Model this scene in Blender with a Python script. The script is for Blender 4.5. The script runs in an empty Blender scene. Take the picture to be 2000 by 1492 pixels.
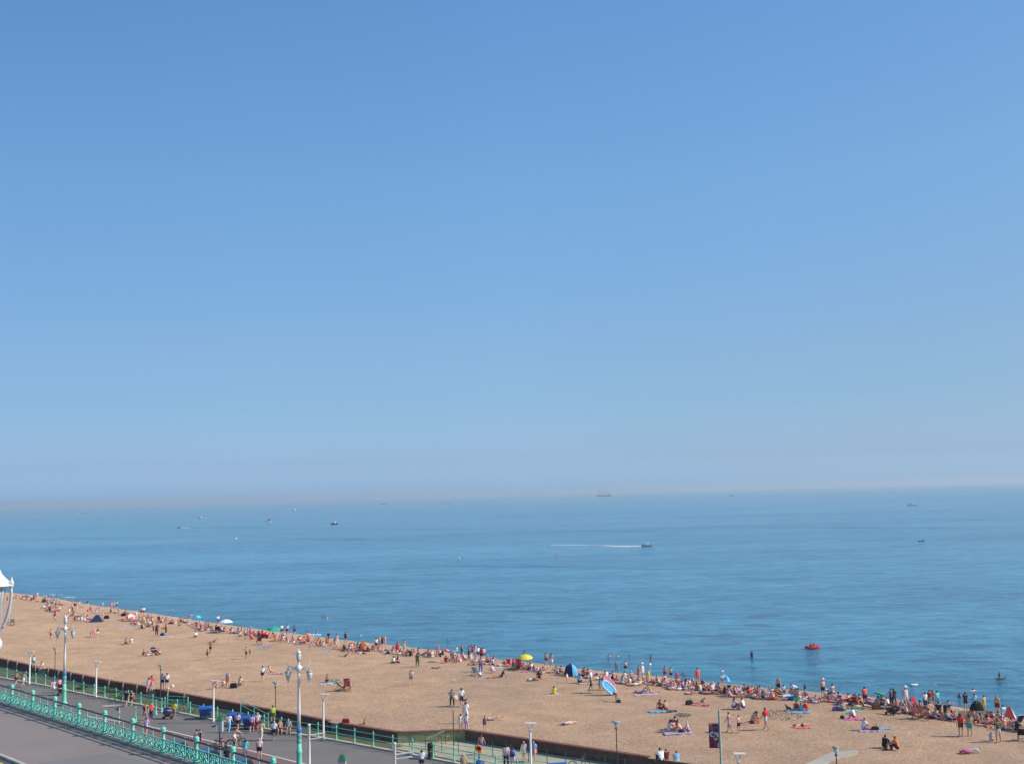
import bpy, bmesh, math, random
from mathutils import Vector, Matrix, Euler
import numpy as np
R = math.radians
scene = bpy.context.scene
COL = scene.collection
random.seed(7)

# ------------------------------------------------------------------ camera
F = 2100.0
CAMZ = 24.0; HAZE = 1.6e-4
PITCH = math.atan((965.0 - 746.0) / F)
ROLL = -1.49
cam_rot = (Matrix.Rotation(math.pi/2 + PITCH, 4, 'X') @ Matrix.Rotation(R(ROLL), 4, 'Z'))
cd = bpy.data.cameras.new('camera'); cam = bpy.data.objects.new('camera', cd); COL.objects.link(cam)
cam.matrix_world = Matrix.Translation((0, 0, CAMZ)) @ cam_rot
cd.sensor_width = 36.0; cd.lens = 36.0 * F / 2000.0
cd.clip_start = 0.5; cd.clip_end = 60000
scene.camera = cam

# ------------------------------------------------------------------ sky and sun
SUN_ELEV = 37.0; SUN_AZ = 96.0
w = bpy.data.worlds.new('World'); scene.world = w; w.use_nodes = True
nt = w.node_tree; nt.nodes.clear()
sky = nt.nodes.new('ShaderNodeTexSky'); sky.sky_type = 'NISHITA'; sky.sun_disc = False
sky.sun_elevation = R(SUN_ELEV); sky.sun_rotation = R(SUN_AZ)
sky.altitude = 0; sky.air_density = 1.0; sky.dust_density = 0.6; sky.ozone_density = 3.0
# the sky's own colour by height above the horizon (clean blue aloft, paler sea haze low down)
tg = nt.nodes.new('ShaderNodeTexCoord'); sx_ = nt.nodes.new('ShaderNodeSeparateXYZ'); nt.links.new(tg.outputs['Generated'], sx_.inputs[0])
rp = nt.nodes.new('ShaderNodeValToRGB'); nt.links.new(sx_.outputs[2], rp.inputs[0])
SKYT = [(0.0,(.70,1.30,2.75)),(.014,(.73,1.18,2.22)),(.031,(.725,1.00,1.73)),(.055,(.77,1.02,1.51)),(.085,(.81,1.053,1.39)),(.125,(.942,1.142,1.373)),(.28,(1.19,1.544,1.707)),(.412,(1.198,1.653,1.893))]
el_ = rp.color_ramp.elements
while len(el_) < len(SKYT): el_.new(.5)
for e_, (p_, c_) in zip(el_, SKYT): e_.position = p_; e_.color = (*c_, 1)
tint = nt.nodes.new('ShaderNodeMix'); tint.data_type = 'RGBA'; tint.blend_type = 'MULTIPLY'
tint.inputs[0].default_value = 1.0; nt.links.new(rp.outputs[0], tint.inputs[7])
# and by azimuth: calmer brightening to the sides than the bare model gives
ax = nt.nodes.new('ShaderNodeMapRange'); ax.inputs[1].default_value = -.46; ax.inputs[2].default_value = .46; nt.links.new(sx_.outputs[0], ax.inputs[0])
rx_ = nt.nodes.new('ShaderNodeValToRGB'); nt.links.new(ax.outputs[0], rx_.inputs[0]); e2 = rx_.color_ramp.elements
while len(e2) < 5: e2.new(.5)
for e_, (p_, c_) in zip(e2, [(0,(.85,.865,.89)),(.25,(.955,.96,.965)),(.5,(1,1,1)),(.75,(.96,.945,.94)),(1,(.89,.855,.83))]): e_.position = p_; e_.color = (*c_, 1)
t2 = nt.nodes.new('ShaderNodeMix'); t2.data_type = 'RGBA'; t2.blend_type = 'MULTIPLY'; t2.inputs[0].default_value = 1.0
nt.links.new(tint.outputs[2], t2.inputs[6]); nt.links.new(rx_.outputs[0], t2.inputs[7])
bg = nt.nodes.new('ShaderNodeBackground'); bg.inputs[1].default_value = 0.10
wo = nt.nodes.new('ShaderNodeOutputWorld')
nt.links.new(sky.outputs[0], tint.inputs[6]); nt.links.new(t2.outputs[2], bg.inputs[0])
nt.links.new(bg.outputs[0], wo.inputs[0])
sl = bpy.data.lights.new('sun', 'SUN'); sl.energy = 4.7; sl.angle = R(0.53); sl.color = (1.0, 0.91, 0.77)
so = bpy.data.objects.new('sun', sl); COL.objects.link(so)
sdir = Vector((math.sin(R(SUN_AZ))*math.cos(R(SUN_ELEV)), math.cos(R(SUN_AZ))*math.cos(R(SUN_ELEV)), math.sin(R(SUN_ELEV))))
so.rotation_euler = sdir.to_track_quat('Z', 'Y').to_euler(); so.location = (60, 0, 80)
scene.view_settings.view_transform = 'Standard'; scene.view_settings.look = 'None'
scene.view_settings.gamma = 1; scene.view_settings.use_curve_mapping = False
scene.view_settings.exposure = 0.0
scene.render.engine = 'CYCLES'
scene.cycles.volume_bounces = 0
scene.cycles.max_bounces = 6

# ------------------------------------------------------------------ geometry of the place
ROT3 = cam_rot.to_3x3()
def ray(px, py):
    return (ROT3 @ Vector(((px-1000)/F, -(py-746)/F, -1))).normalized()
def on_z(px, py, z=0.0):
    d = ray(px, py); t = (z - CAMZ) / d.z
    return Vector((d.x*t, d.y*t, z))
def at_depth(px, py, Y):
    d = ray(px, py); t = Y / d.y
    return Vector((d.x*t, Y, CAMZ + d.z*t))
# coast axes: s runs along the coast to the right-near side, u runs out to sea
A = R(-45.0)
S = Vector((math.cos(A), math.sin(A))); U = Vector((-S.y, S.x))
def su(p): return (p[0]*S.x + p[1]*S.y, p[0]*U.x + p[1]*U.y)
def xy(s, u): return (s*S.x + u*U.x, s*S.y + u*U.y)
def curve(pix, z):
    pts = sorted(su(on_z(x, y, z)) for x, y in pix)
    ss = [p[0] for p in pts]; uu = [p[1] for p in pts]
    return lambda s: float(np.interp(s, ss, uu)), ss, uu
SHORE_PX = [(20,1163),(60,1166),(100,1170),(150,1178),(200,1187),(250,1195),(300,1202),(350,1209),(400,1217),(450,1225),(500,1232),(560,1240),
 (620,1248),(700,1258),(760,1266),(820,1272),(880,1279),(950,1289),(1000,1296),(1050,1303),(1120,1310),(1200,1321),
 (1260,1327),(1340,1335),(1420,1345),(1500,1352),(1600,1361),(1700,1370),(1800,1381),(1900,1393),(2000,1410)]
shore_u, shore_s, _ = curve(SHORE_PX, 0.0)
EDGE_PX = [(0,1322.6),(85,1337.5),(142,1350),(220,1366),(277,1376),(417,1405),(524,1424),(646,1443),(764,1465),(848,1481),(905,1492)]
edge_u, edge_s, _ = curve(EDGE_PX, 3.0)
EU = edge_u(0)   # promenade edge offset
WALL_PX = [(0,1285.7),(71,1301),(142,1314),(220,1330),(285,1340),(304,1345),(400,1362),(580,1394),(662,1411),(777,1429)]
wall_u, wall_s, _ = curve(WALL_PX, 3.55)
TOPZ = 3.5
def wall_line(s):
    return wall_u(s)
def beach_z(x, y):
    s, u = su((x, y)); d = shore_u(s) - u
    if d >= 0: return 3.45*(1-math.exp(-d/9.0))
    return max(-3.0, d*0.16)
def on_beach(px, py):
    z = 2.5
    for _ in range(12):
        p = on_z(px, py, z); z = beach_z(p.x, p.y)
    return Vector((p.x, p.y, z))
def on_prom(px, py): return on_z(px, py, 3.0)
def on_bed(px, py): return on_z(px, py, 2.6)

# ------------------------------------------------------------------ materials
MATS = {}
def mat(name, rgb, rough=0.7, metal=0.0, var=0.0, scale=6.0, bump=0.0, spec=0.5, sheen=0.0):
    if name in MATS: return MATS[name]
    m = bpy.data.materials.new(name); m.use_nodes = True; t = m.node_tree; b = t.nodes['Principled BSDF']
    b.inputs['Base Color'].default_value = (*rgb, 1); b.inputs['Roughness'].default_value = rough
    b.inputs['Metallic'].default_value = metal; b.inputs['Specular IOR Level'].default_value = spec
    if var > 0 or bump > 0:
        tc = t.nodes.new('ShaderNodeTexCoord'); n = t.nodes.new('ShaderNodeTexNoise')
        n.inputs['Scale'].default_value = scale; n.inputs['Detail'].default_value = 6; n.inputs['Roughness'].default_value = 0.65
        t.links.new(tc.outputs['Object'], n.inputs['Vector'])
        if var > 0:
            mr = t.nodes.new('ShaderNodeMapRange'); mr.inputs[1].default_value = 0.3; mr.inputs[2].default_value = 0.7
            mr.inputs[3].default_value = 1-var; mr.inputs[4].default_value = 1+var
            mx = t.nodes.new('ShaderNodeMix'); mx.data_type = 'RGBA'; mx.blend_type = 'MULTIPLY'; mx.inputs[0].default_value = 1
            mx.inputs[6].default_value = (*rgb, 1)
            t.links.new(n.outputs[0], mr.inputs[0]); t.links.new(mr.outputs[0], mx.inputs[7]); t.links.new(mx.outputs[2], b.inputs['Base Color'])
        if bump > 0:
            bp = t.nodes.new('ShaderNodeBump'); bp.inputs['Strength'].default_value = bump; bp.inputs['Distance'].default_value = 0.05
            t.links.new(n.outputs[0], bp.inputs['Height']); t.links.new(bp.outputs[0], b.inputs['Normal'])
    MATS[name] = m; return m
PAL = dict(white=(.80,.80,.80), cream=(.70,.62,.45), black=(.018,.018,.022), navy=(.022,.035,.11), blue=(.04,.13,.48), lightblue=(.22,.50,.75),
 teal=(.05,.36,.38), green=(.03,.33,.13), olive=(.10,.11,.045), yellow=(.80,.66,.05), lime=(.45,.62,.06), orange=(.85,.22,.04), red=(.62,.035,.04),
 pink=(.75,.28,.38), magenta=(.72,.06,.33), purple=(.15,.085,.24), lilac=(.55,.42,.66), maroon=(.20,.018,.035), grey=(.25,.26,.28), lightgrey=(.52,.53,.55),
 brown=(.12,.055,.028), tan=(.50,.33,.19), coral=(.85,.14,.10), turquoise=(.07,.62,.66), aqua=(.14,.50,.78), palepink=(.78,.55,.60), paleaqua=(.33,.66,.86))
def cloth(c): return mat('cloth_'+c, PAL[c], 0.85, spec=0.2)
SKINS = [mat('skin_fair', (.70,.43,.32), .55), mat('skin_pink', (.66,.35,.26), .55), mat('skin_tanned', (.50,.27,.17), .55), mat('skin_brown', (.20,.10,.06), .5)]
HAIRC = dict(dark=mat('hair_dark', (.016,.011,.009), .6), brown=mat('hair_brown', (.07,.035,.018), .6), blond=mat('hair_blond', (.42,.28,.11), .6),
             grey=mat('hair_grey', (.45,.44,.42), .7))

# ------------------------------------------------------------------ mesh helpers
class MB:
    def __init__(s): s.v = []; s.f = []; s.mi = []; s.M = Matrix.Identity(4); s.m = 0
    def add(s, vs, fs, M=None):
        T = s.M @ M if M is not None else s.M
        o = len(s.v); s.v += [tuple(T @ Vector(v)) for v in vs]; s.f += [tuple(o+i for i in f) for f in fs]; s.mi += [s.m]*len(fs); return s
    def box(s, x0, x1, y0, y1, z0, z1, M=None):
        return s.add([(x0,y0,z0),(x1,y0,z0),(x1,y1,z0),(x0,y1,z0),(x0,y0,z1),(x1,y0,z1),(x1,y1,z1),(x0,y1,z1)],
                     [(0,3,2,1),(4,5,6,7),(0,1,5,4),(1,2,6,5),(2,3,7,6),(3,0,4,7)], M)
    def frustum(s, z0, z1, a, b, M=None):   # a=(hx,hy) bottom, b top
        return s.add([(-a[0],-a[1],z0),(a[0],-a[1],z0),(a[0],a[1],z0),(-a[0],a[1],z0),(-b[0],-b[1],z1),(b[0],-b[1],z1),(b[0],b[1],z1),(-b[0],b[1],z1)],
                     [(0,3,2,1),(4,5,6,7),(0,1,5,4),(1,2,6,5),(2,3,7,6),(3,0,4,7)], M)
    def lathe(s, prof, n=12, M=None, a0=0.0, a1=2*math.pi, cap=True, sx=1, sy=1):
        full = abs(a1-a0-2*math.pi) < 1e-6; k = n if full else n+1
        vs = [(r*math.cos(a0+(a1-a0)*i/n)*sx, r*math.sin(a0+(a1-a0)*i/n)*sy, z) for r, z in prof for i in range(k)]
        fs = []
        for j in range(len(prof)-1):
            for i in range(n):
                i2 = (i+1) % k if full else i+1
                fs.append((j*k+i, j*k+i2, (j+1)*k+i2, (j+1)*k+i))
        if cap and full:
            fs.append(tuple(reversed(range(k)))); fs.append(tuple((len(prof)-1)*k+i for i in range(k)))
        return s.add(vs, fs, M)
    def tube(s, pts, r, n=6, M=None, closed=False):
        pts = [Vector(p) for p in pts]; rr = r if isinstance(r, (list, tuple)) else [r]*len(pts)
        vs = []; N = len(pts)
        for i, p in enumerate(pts):
            if closed: d = pts[(i+1) % N] - pts[i-1]
            else: d = (pts[min(i+1, N-1)] - pts[max(i-1, 0)])
            d = d.normalized() if d.length > 0 else Vector((0,0,1))
            up = Vector((0,0,1)) if abs(d.z) < .9 else Vector((1,0,0))
            a = d.cross(up).normalized(); b = d.cross(a)
            for k in range(n):
                t = 2*math.pi*k/n; vs.append(tuple(p + a*math.cos(t)*rr[i] + b*math.sin(t)*rr[i]))
        fs = []
        for i in range(N if closed else N-1):
            j = (i+1) % N
            for k in range(n): fs.append((i*n+k, i*n+(k+1) % n, j*n+(k+1) % n, j*n+k))
        if not closed: fs += [tuple(reversed(range(n))), tuple((N-1)*n+k for k in range(n))]
        return s.add(vs, fs, M)
    def ball(s, c, r, n=10, M=None):
        if not isinstance(r, (tuple, list)): r = (r, r, r)
        prof = [(max(.001, math.sin(math.pi*i/(n//2+1))), -math.cos(math.pi*i/(n//2+1))) for i in range(n//2+2)]
        T = Matrix.Translation(c) @ Matrix.Diagonal((*r, 1))
        return s.lathe(prof, n, (M @ T) if M is not None else T, cap=False)
    def mesh(s, name, smooth=False):
        me = bpy.data.meshes.new(name); me.from_pydata(s.v, [], s.f); me.update()
        if any(s.mi):
            me.polygons.foreach_set('material_index', s.mi)
        if smooth: me.polygons.foreach_set('use_smooth', [True]*len(me.polygons))
        return me
    def obj(s, name, m, parent=None, smooth=False):
        me = s.mesh(name, smooth)
        for q in (m if isinstance(m, list) else [m]): me.materials.append(q)
        return link(name, me, parent)
def link(name, data, parent=None):
    o = bpy.data.objects.new(name, data); COL.objects.link(o)
    if parent is not None: o.parent = parent
    return o
LABELS = {}
def tag(o, label, cat, group=None):
    o['label'] = label; o['category'] = cat
    if group: o['group'] = group
    LABELS.setdefault(label, []).append(o.name)
    return o
def thing(name, loc=(0,0,0), rz=0.0, label='', cat='', group=None, scale=1.0):
    o = bpy.data.objects.new(name, None); COL.objects.link(o); o.empty_display_size = .2
    o.location = loc; o.rotation_euler = (0, 0, R(rz)); o.scale = (scale,)*3
    if label: tag(o, label, cat, group)
    return o
def struct(o, kind='structure'): o['kind'] = kind; return o
def copy_tree(o, parent=None):
    c = o.copy(); COL.objects.link(c)
    if parent is not None: c.parent = parent
    for ch in o.children: copy_tree(ch, c)
    return c
def T3(x, y, z): return Matrix.Translation((x, y, z))
def RX(a): return Matrix.Rotation(R(a), 4, 'X')
def RY(a): return Matrix.Rotation(R(a), 4, 'Y')
def RZ(a): return Matrix.Rotation(R(a), 4, 'Z')
def grid_strip(name, ss, funcs, zs, m, parent=None):
    """long sheet along the coast; funcs: list of u(s) lines, zs: list of z"""
    vs = []; fs = []; k = len(funcs)
    for s in ss:
        for fn, z in zip(funcs, zs):
            x, y = xy(s, fn(s)); vs.append((x, y, z))
    for i in range(len(ss)-1):
        for j in range(k-1): fs.append((i*k+j, (i+1)*k+j, (i+1)*k+j+1, i*k+j+1))
    me = bpy.data.meshes.new(name); me.from_pydata(vs, [], fs); me.update(); me.materials.append(m)
    return link(name, me, parent)
# ------------------------------------------------------------------ surfaces
def node_mat(name):
    m = bpy.data.materials.new(name); m.use_nodes = True; return m, m.node_tree, m.node_tree.nodes['Principled BSDF']
def noise(t, scale, detail=6, rough=.6, vec=None, dist=0.0):
    n = t.nodes.new('ShaderNodeTexNoise'); n.inputs['Scale'].default_value = scale; n.inputs['Detail'].default_value = detail
    n.inputs['Roughness'].default_value = rough; n.inputs['Distortion'].default_value = dist
    if vec: t.links.new(vec, n.inputs['Vector'])
    return n
def ramp(t, fac, stops):
    r = t.nodes.new('ShaderNodeValToRGB'); e = r.color_ramp.elements
    while len(e) < len(stops): e.new(0.5)
    for q, (p, c) in zip(e, stops): q.position = p; q.color = (*c, 1) if len(c) == 3 else c
    t.links.new(fac, r.inputs[0]); return r
def mixc(t, fac, a, b, mode='MIX'):
    x = t.nodes.new('ShaderNodeMix'); x.data_type = 'RGBA'; x.blend_type = mode
    if isinstance(fac, float): x.inputs[0].default_value = fac
    else: t.links.new(fac, x.inputs[0])
    for i, q in ((6, a), (7, b)):
        if isinstance(q, tuple): x.inputs[i].default_value = (*q, 1)
        else: t.links.new(q, x.inputs[i])
    return x.outputs[2]
def math_n(t, op, a, b=0.0):
    x = t.nodes.new('ShaderNodeMath'); x.operation = op
    for i, q in ((0, a), (1, b)):
        if isinstance(q, (int, float)): x.inputs[i].default_value = q
        else: t.links.new(q, x.inputs[i])
    return x.outputs[0]
def mapping(t, scale=(1,1,1), rot=(0,0,0)):
    tc = t.nodes.new('ShaderNodeTexCoord'); mp = t.nodes.new('ShaderNodeMapping')
    mp.inputs['Scale'].default_value = scale; mp.inputs['Rotation'].default_value = rot
    t.links.new(tc.outputs['Object'], mp.inputs[0]); return mp.outputs[0]

# shingle beach
m, t, b = node_mat('shingle'); M_SHINGLE = m
v = mapping(t)
n1 = noise(t, 3.6, 3, .8, v); n2 = noise(t, .35, 5, .6, v); n3 = noise(t, .045, 4, .6, v, .6); n4 = noise(t, 12.0, 2, .8, v)
c1 = ramp(t, n1.outputs[0], [(.28,(.30,.20,.13)),(.5,(.405,.275,.188)),(.72,(.55,.39,.275))])
c2 = ramp(t, n2.outputs[0], [(.3,(.86,.85,.84)),(.7,(1.12,1.12,1.12))])
c3 = ramp(t, n3.outputs[0], [(.32,(.90,.91,.93)),(.68,(1.10,1.08,1.04))])
c4 = ramp(t, n4.outputs[0], [(.32,(.70,.70,.72)),(.68,(1.30,1.30,1.28))])
cc = mixc(t, 1.0, mixc(t, 1.0, mixc(t, 1.0, c1.outputs[0], c2.outputs[0], 'MULTIPLY'), c3.outputs[0], 'MULTIPLY'), c4.outputs[0], 'MULTIPLY')
# wet pebbles close to the water, by height above the sea
tc = t.nodes.new('ShaderNodeTexCoord'); sp = t.nodes.new('ShaderNodeSeparateXYZ'); t.links.new(tc.outputs['Object'], sp.inputs[0])
mr = t.nodes.new('ShaderNodeMapRange'); mr.inputs[1].default_value = 0.05; mr.inputs[2].default_value = 0.5
mr.inputs[3].default_value = .62; mr.inputs[4].default_value = 1.0; t.links.new(sp.outputs[2], mr.inputs[0])
cc = mixc(t, 1.0, cc, mr.outputs[0], 'MULTIPLY')
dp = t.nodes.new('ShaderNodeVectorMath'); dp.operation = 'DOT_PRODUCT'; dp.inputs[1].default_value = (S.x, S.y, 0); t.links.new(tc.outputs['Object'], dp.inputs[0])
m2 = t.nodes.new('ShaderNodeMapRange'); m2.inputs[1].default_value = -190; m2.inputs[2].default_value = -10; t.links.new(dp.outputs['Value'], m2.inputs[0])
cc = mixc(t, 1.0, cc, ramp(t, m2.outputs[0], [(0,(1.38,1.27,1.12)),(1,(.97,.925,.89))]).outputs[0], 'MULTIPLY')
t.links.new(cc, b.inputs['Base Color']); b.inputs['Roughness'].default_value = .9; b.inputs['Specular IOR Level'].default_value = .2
bp = t.nodes.new('ShaderNodeBump'); bp.inputs['Strength'].default_value = .55; bp.inputs['Distance'].default_value = .12
t.links.new(n1.outputs[0], bp.inputs['Height']); t.links.new(bp.outputs[0], b.inputs['Normal'])

# sea
m, t, b = node_mat('sea_water'); M_SEA = m
b.inputs['IOR'].default_value = 1.333; b.inputs['Specular IOR Level'].default_value = .5
v1 = mapping(t, (.15,.36,.1), (0,0,R(-6))); v2 = mapping(t, (.5,1.0,.5), (0,0,R(8))); v3 = mapping(t, (.0022,.012,.01), (0,0,R(-2)))
v4 = mapping(t, (.014,.06,.01), (0,0,R(3)))
w1 = noise(t, 1.0, 5, .62, v1, .4); w2 = noise(t, 1.0, 4, .65, v2, .3); big = noise(t, 1.0, 4, .55, v3, .5); med = noise(t, 1.0, 4, .6, v4, .4)
h = math_n(t, 'ADD', math_n(t, 'MULTIPLY', w1.outputs[0], 1.6), math_n(t, 'MULTIPLY', w2.outputs[0], .45))
patch = math_n(t, 'ADD', math_n(t, 'MULTIPLY', big.outputs[0], .6), math_n(t, 'MULTIPLY', med.outputs[0], .4))
mr = t.nodes.new('ShaderNodeMapRange'); mr.inputs[1].default_value = .38; mr.inputs[2].default_value = .62
mr.inputs[3].default_value = .55; mr.inputs[4].default_value = 1.0; t.links.new(patch, mr.inputs[0])
bp = t.nodes.new('ShaderNodeBump'); bp.inputs['Distance'].default_value = 1.05
t.links.new(mr.outputs[0], bp.inputs['Strength']); t.links.new(h, bp.inputs['Height']); t.links.new(bp.outputs[0], b.inputs['Normal'])
cb = ramp(t, patch, [(.38,(.082,.305,.44)),(.62,(.045,.21,.335))])
tc = t.nodes.new('ShaderNodeTexCoord'); dp = t.nodes.new('ShaderNodeVectorMath'); dp.operation = 'DOT_PRODUCT'; dp.inputs[1].default_value = (U.x, U.y, 0); t.links.new(tc.outputs['Object'], dp.inputs[0])
m2 = t.nodes.new('ShaderNodeMapRange'); m2.inputs[1].default_value = 106; m2.inputs[2].default_value = 150; m2.inputs[3].default_value = 1; m2.inputs[4].default_value = 0; t.links.new(dp.outputs['Value'], m2.inputs[0])
cw = mixc(t, m2.outputs[0], cb.outputs[0], (.035,.205,.31))
rp2 = ramp(t, w1.outputs[0], [(.36,(.66,.70,.76)),(.64,(1.26,1.24,1.18))])  # wave shading painted into the water colour: troughs darker, crests lighter
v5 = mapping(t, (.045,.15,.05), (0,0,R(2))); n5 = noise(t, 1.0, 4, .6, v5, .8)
rp3 = ramp(t, n5.outputs[0], [(.36,(.62,.68,.74)),(.47,(1.04,1.03,1.02))])  # sparse dark ripple streaks, their shade painted into the water colour
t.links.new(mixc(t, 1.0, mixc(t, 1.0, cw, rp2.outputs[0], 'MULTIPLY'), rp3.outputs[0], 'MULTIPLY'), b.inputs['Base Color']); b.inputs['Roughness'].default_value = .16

# asphalt and stone
def ground_mat(name, rgb, var=.12, fine=14.0, big=.25, bump=.25, rough=.9):
    m, t, b = node_mat(name); v = mapping(t)
    a = noise(t, fine, 3, .7, v); c = noise(t, big, 5, .65, v)
    ra = ramp(t, a.outputs[0], [(.3,(1-var,)*3),(.7,(1+var,)*3)]); rb = ramp(t, c.outputs[0], [(.3,(1-var,)*3),(.7,(1+var,)*3)])
    q = mixc(t, 1.0, mixc(t, 1.0, rgb, ra.outputs[0], 'MULTIPLY'), rb.outputs[0], 'MULTIPLY')
    t.links.new(q, b.inputs['Base Color']); b.inputs['Roughness'].default_value = rough; b.inputs['Specular IOR Level'].default_value = .25
    bp = t.nodes.new('ShaderNodeBump'); bp.inputs['Strength'].default_value = bump; bp.inputs['Distance'].default_value = .02
    t.links.new(a.outputs[0], bp.inputs['Height']); t.links.new(bp.outputs[0], b.inputs['Normal']); return m
M_ASPH = ground_mat('asphalt_grey', (.19,.17,.155))
M_PAVE = ground_mat('pavement_pinkgrey', (.255,.215,.195), .07)
M_PATCH = ground_mat('pavement_patch_grey', (.215,.195,.19), .07)
M_ROAD = ground_mat('road_asphalt', (.10,.10,.105))
M_CYCLE = ground_mat('cycle_lane_mauve', (.20,.125,.115))
M_STONE = ground_mat('kerb_stone', (.46,.42,.34), .15, 6, 1.0)
M_PATH = ground_mat('path_concrete', (.40,.37,.245), .14, 5, .6)
M_PATHG = ground_mat('recess_concrete', (.40,.385,.27), .12, 5, .5)
M_WALLC = ground_mat('wall_concrete_mossy', (.26,.27,.15), .3, 3, .8)
M_WALLB = ground_mat('wall_brown', (.13,.075,.06), .3, 5, 1.0)
M_COPE = ground_mat('wall_coping_red', (.22,.085,.07), .2, 5, 1.0)
M_BALLAST = ground_mat('track_ballast', (.035,.035,.038), .45, 6, .4, .8)
M_CONC = ground_mat('slipway_concrete', (.42,.38,.31), .1, 5, .5)
M_LINE = ground_mat('road_paint_white', (.70,.62,.58), .15, 6, 2)
M_YEL = ground_mat('road_paint_yellow', (.62,.52,.06), .2, 6, 2)
M_BIGWALL = ground_mat('retaining_wall_render', (.34,.30,.25), .15, 3, .3)
m, t, b = node_mat('verge_grass'); M_VERGE = m
v = mapping(t); a = noise(t, 3.0, 6, .75, v); c = noise(t, .55, 4, .6, v)
q = mixc(t, ramp(t, c.outputs[0], [(.42,(0,0,0)),(.58,(1,1,1))]).outputs[0], ramp(t, a.outputs[0], [(.3,(.03,.065,.018)),(.7,(.10,.15,.035))]).outputs[0],
         ramp(t, a.outputs[0], [(.3,(.08,.07,.035)),(.7,(.19,.155,.08))]).outputs[0])
t.links.new(q, b.inputs['Base Color']); b.inputs['Roughness'].default_value = .95

SS = [-330 + 4*i for i in range(140)]
smin, smax = -330, 226
c = lambda k: (lambda s: k)
# rail line of the upper pavement
ra = su(on_z(27.7, 1378, 10.0)); rb = su(on_z(253.4, 1455, 10.0))
RAILU = (ra[1] + rb[1]) / 2
print('rail u', ra, rb, 'edge', edge_u(-100), edge_u(-60), 'shore', shore_u(-200), shore_u(-100), shore_u(-40), 'wall', wall_u(-140), wall_u(-80))
edge = lambda s: edge_u(s)
wl = lambda s: wall_u(s)
# sea: one sheet to the horizon
sea = MB().add([(-14000, -2000, 0), (14000, -2000, 0), (14000, 12000, 0), (-14000, 12000, 0)], [(0,1,2,3)]); 
# keep the sheet seaward of the beach slope
sp_ = [xy(s, shore_u(s) - 12) for s in (-1200, -330, -200, -100, 0, 100, 226, 700)]
vs = []; fs = []
far = [xy(-14000, 4000), xy(-12000, 12000), xy(-7000, 14000), xy(-4000, 15500), xy(0, 16500), xy(4000, 16500), xy(9000, 15500), xy(14000, 9000)]
for i in range(8):
    n_ = sp_[i]; f_ = far[i]
    for k in range(7):
        q = (k/6)**2.6; vs.append((n_[0]+(f_[0]-n_[0])*q, n_[1]+(f_[1]-n_[1])*q, 0))
for i in range(7):
    for k in range(6): fs.append((i*7+k, (i+1)*7+k, (i+1)*7+k+1, i*7+k+1))
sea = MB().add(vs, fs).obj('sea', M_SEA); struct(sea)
# beach sheet, with scuffed relief
def beach():
    vs = []; fs = []; ss = [-330 + .9*i for i in range(560)]; K = 76
    rng = np.random.RandomState(3)
    for s in ss:
        u0 = min(wl(s), wl(-70)+200) ; u0 = beach_edge(s); u1 = shore_u(s) + 14
        for k in range(K):
            u = u0 + (u1-u0)*k/(K-1); x, y = xy(s, u); z = beach_z(x, y)
            d = u - u0
            r = (.05*math.sin(x*.9+1.3*math.sin(y*.6)) + .05*math.sin(y*1.1+.7*x) + rng.uniform(-.035, .035)) * min(1, d/2.0)
            vs.append((x, y, z + r*.7))
    for i in range(len(ss)-1):
        for k in range(K-1): fs.append((i*K+k, (i+1)*K+k, (i+1)*K+k+1, i*K+k+1))
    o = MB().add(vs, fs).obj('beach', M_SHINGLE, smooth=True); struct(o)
# wall corners around the paved recess
C1 = su(on_z(777, 1429, 3.55)); C2 = su(on_z(908, 1424.5, 3.55)); C3 = su(on_z(1266, 1477, 3.55)); C4 = su(on_z(1342, 1488.5, 3.45))
print('corners', C1, C2, C3, C4)
def beach_edge(s):
    if s <= C1[0]: return wl(s)
    return float(np.interp(s, [C1[0], max(C2[0], C1[0]+.5), C3[0], C4[0], C4[0]+60, C4[0]+160], [C1[1], C2[1], C3[1], C4[1], C4[1]-3, C4[1]-3]))
beach()
# lower promenade sheet, mauve lane, white line, kerb, verge, track bed
PZ = 3.0
lane = sorted(su(on_z(x, y, 3.004)) for x, y in [(290,1417),(379,1438),(512,1471),(580,1487)]); print('lane', lane)
LU = sum(p[1] for p in lane)/len(lane)
prom = grid_strip('promenade', SS, [c(RAILU+.55), lambda s: edge(s)-.35], [PZ, PZ], M_ASPH); struct(prom)
LF = lambda s: float(np.interp(s, [-330,-160,-130,-110,-99.4,-76,226],[38,38,43,47.2,49.2,50.4,52]))
o = grid_strip('cycle_lane', SS, [c(RAILU+4), lambda s: LF(s)-.12], [PZ+.004]*2, M_CYCLE); struct(o)
o = grid_strip('lane_line', SS, [lambda s: LF(s)-.08, lambda s: LF(s)+.08], [PZ+.008]*2, M_LINE); struct(o)
o = grid_strip('promenade_kerb', SS, [lambda s: edge(s)-.35, lambda s: edge(s)-.35, edge, edge], [PZ-.02, PZ+.12, PZ+.12, 2.3], M_STONE); struct(o)
bedw = lambda s: wl(min(s, C1[0])) - edge(min(s, C1[0]))
o = grid_strip('track_bed', SS, [edge, lambda s: edge(s)+bedw(s)*.52], [2.3, 2.42], M_BALLAST); struct(o)
o = grid_strip('verge', [q for q in SS if q < -75] + [-75], [lambda s: edge(s)+bedw(s)*.04, lambda s: edge(s)+bedw(s)*.36, lambda s: edge(s)+bedw(s)*.50, lambda s: edge(s)+bedw(s)*.84], [2.50, 2.56, 2.62, 2.63], M_VERGE); struct(o)
o = grid_strip('wall_path', SS, [lambda s: edge(s)+bedw(s)*.52, lambda s: edge(s)+bedw(s)*.56, lambda s: edge(s)+bedw(s)*1.0+ .1], [2.42, 2.6, 2.6], M_PATH); struct(o)
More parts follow.
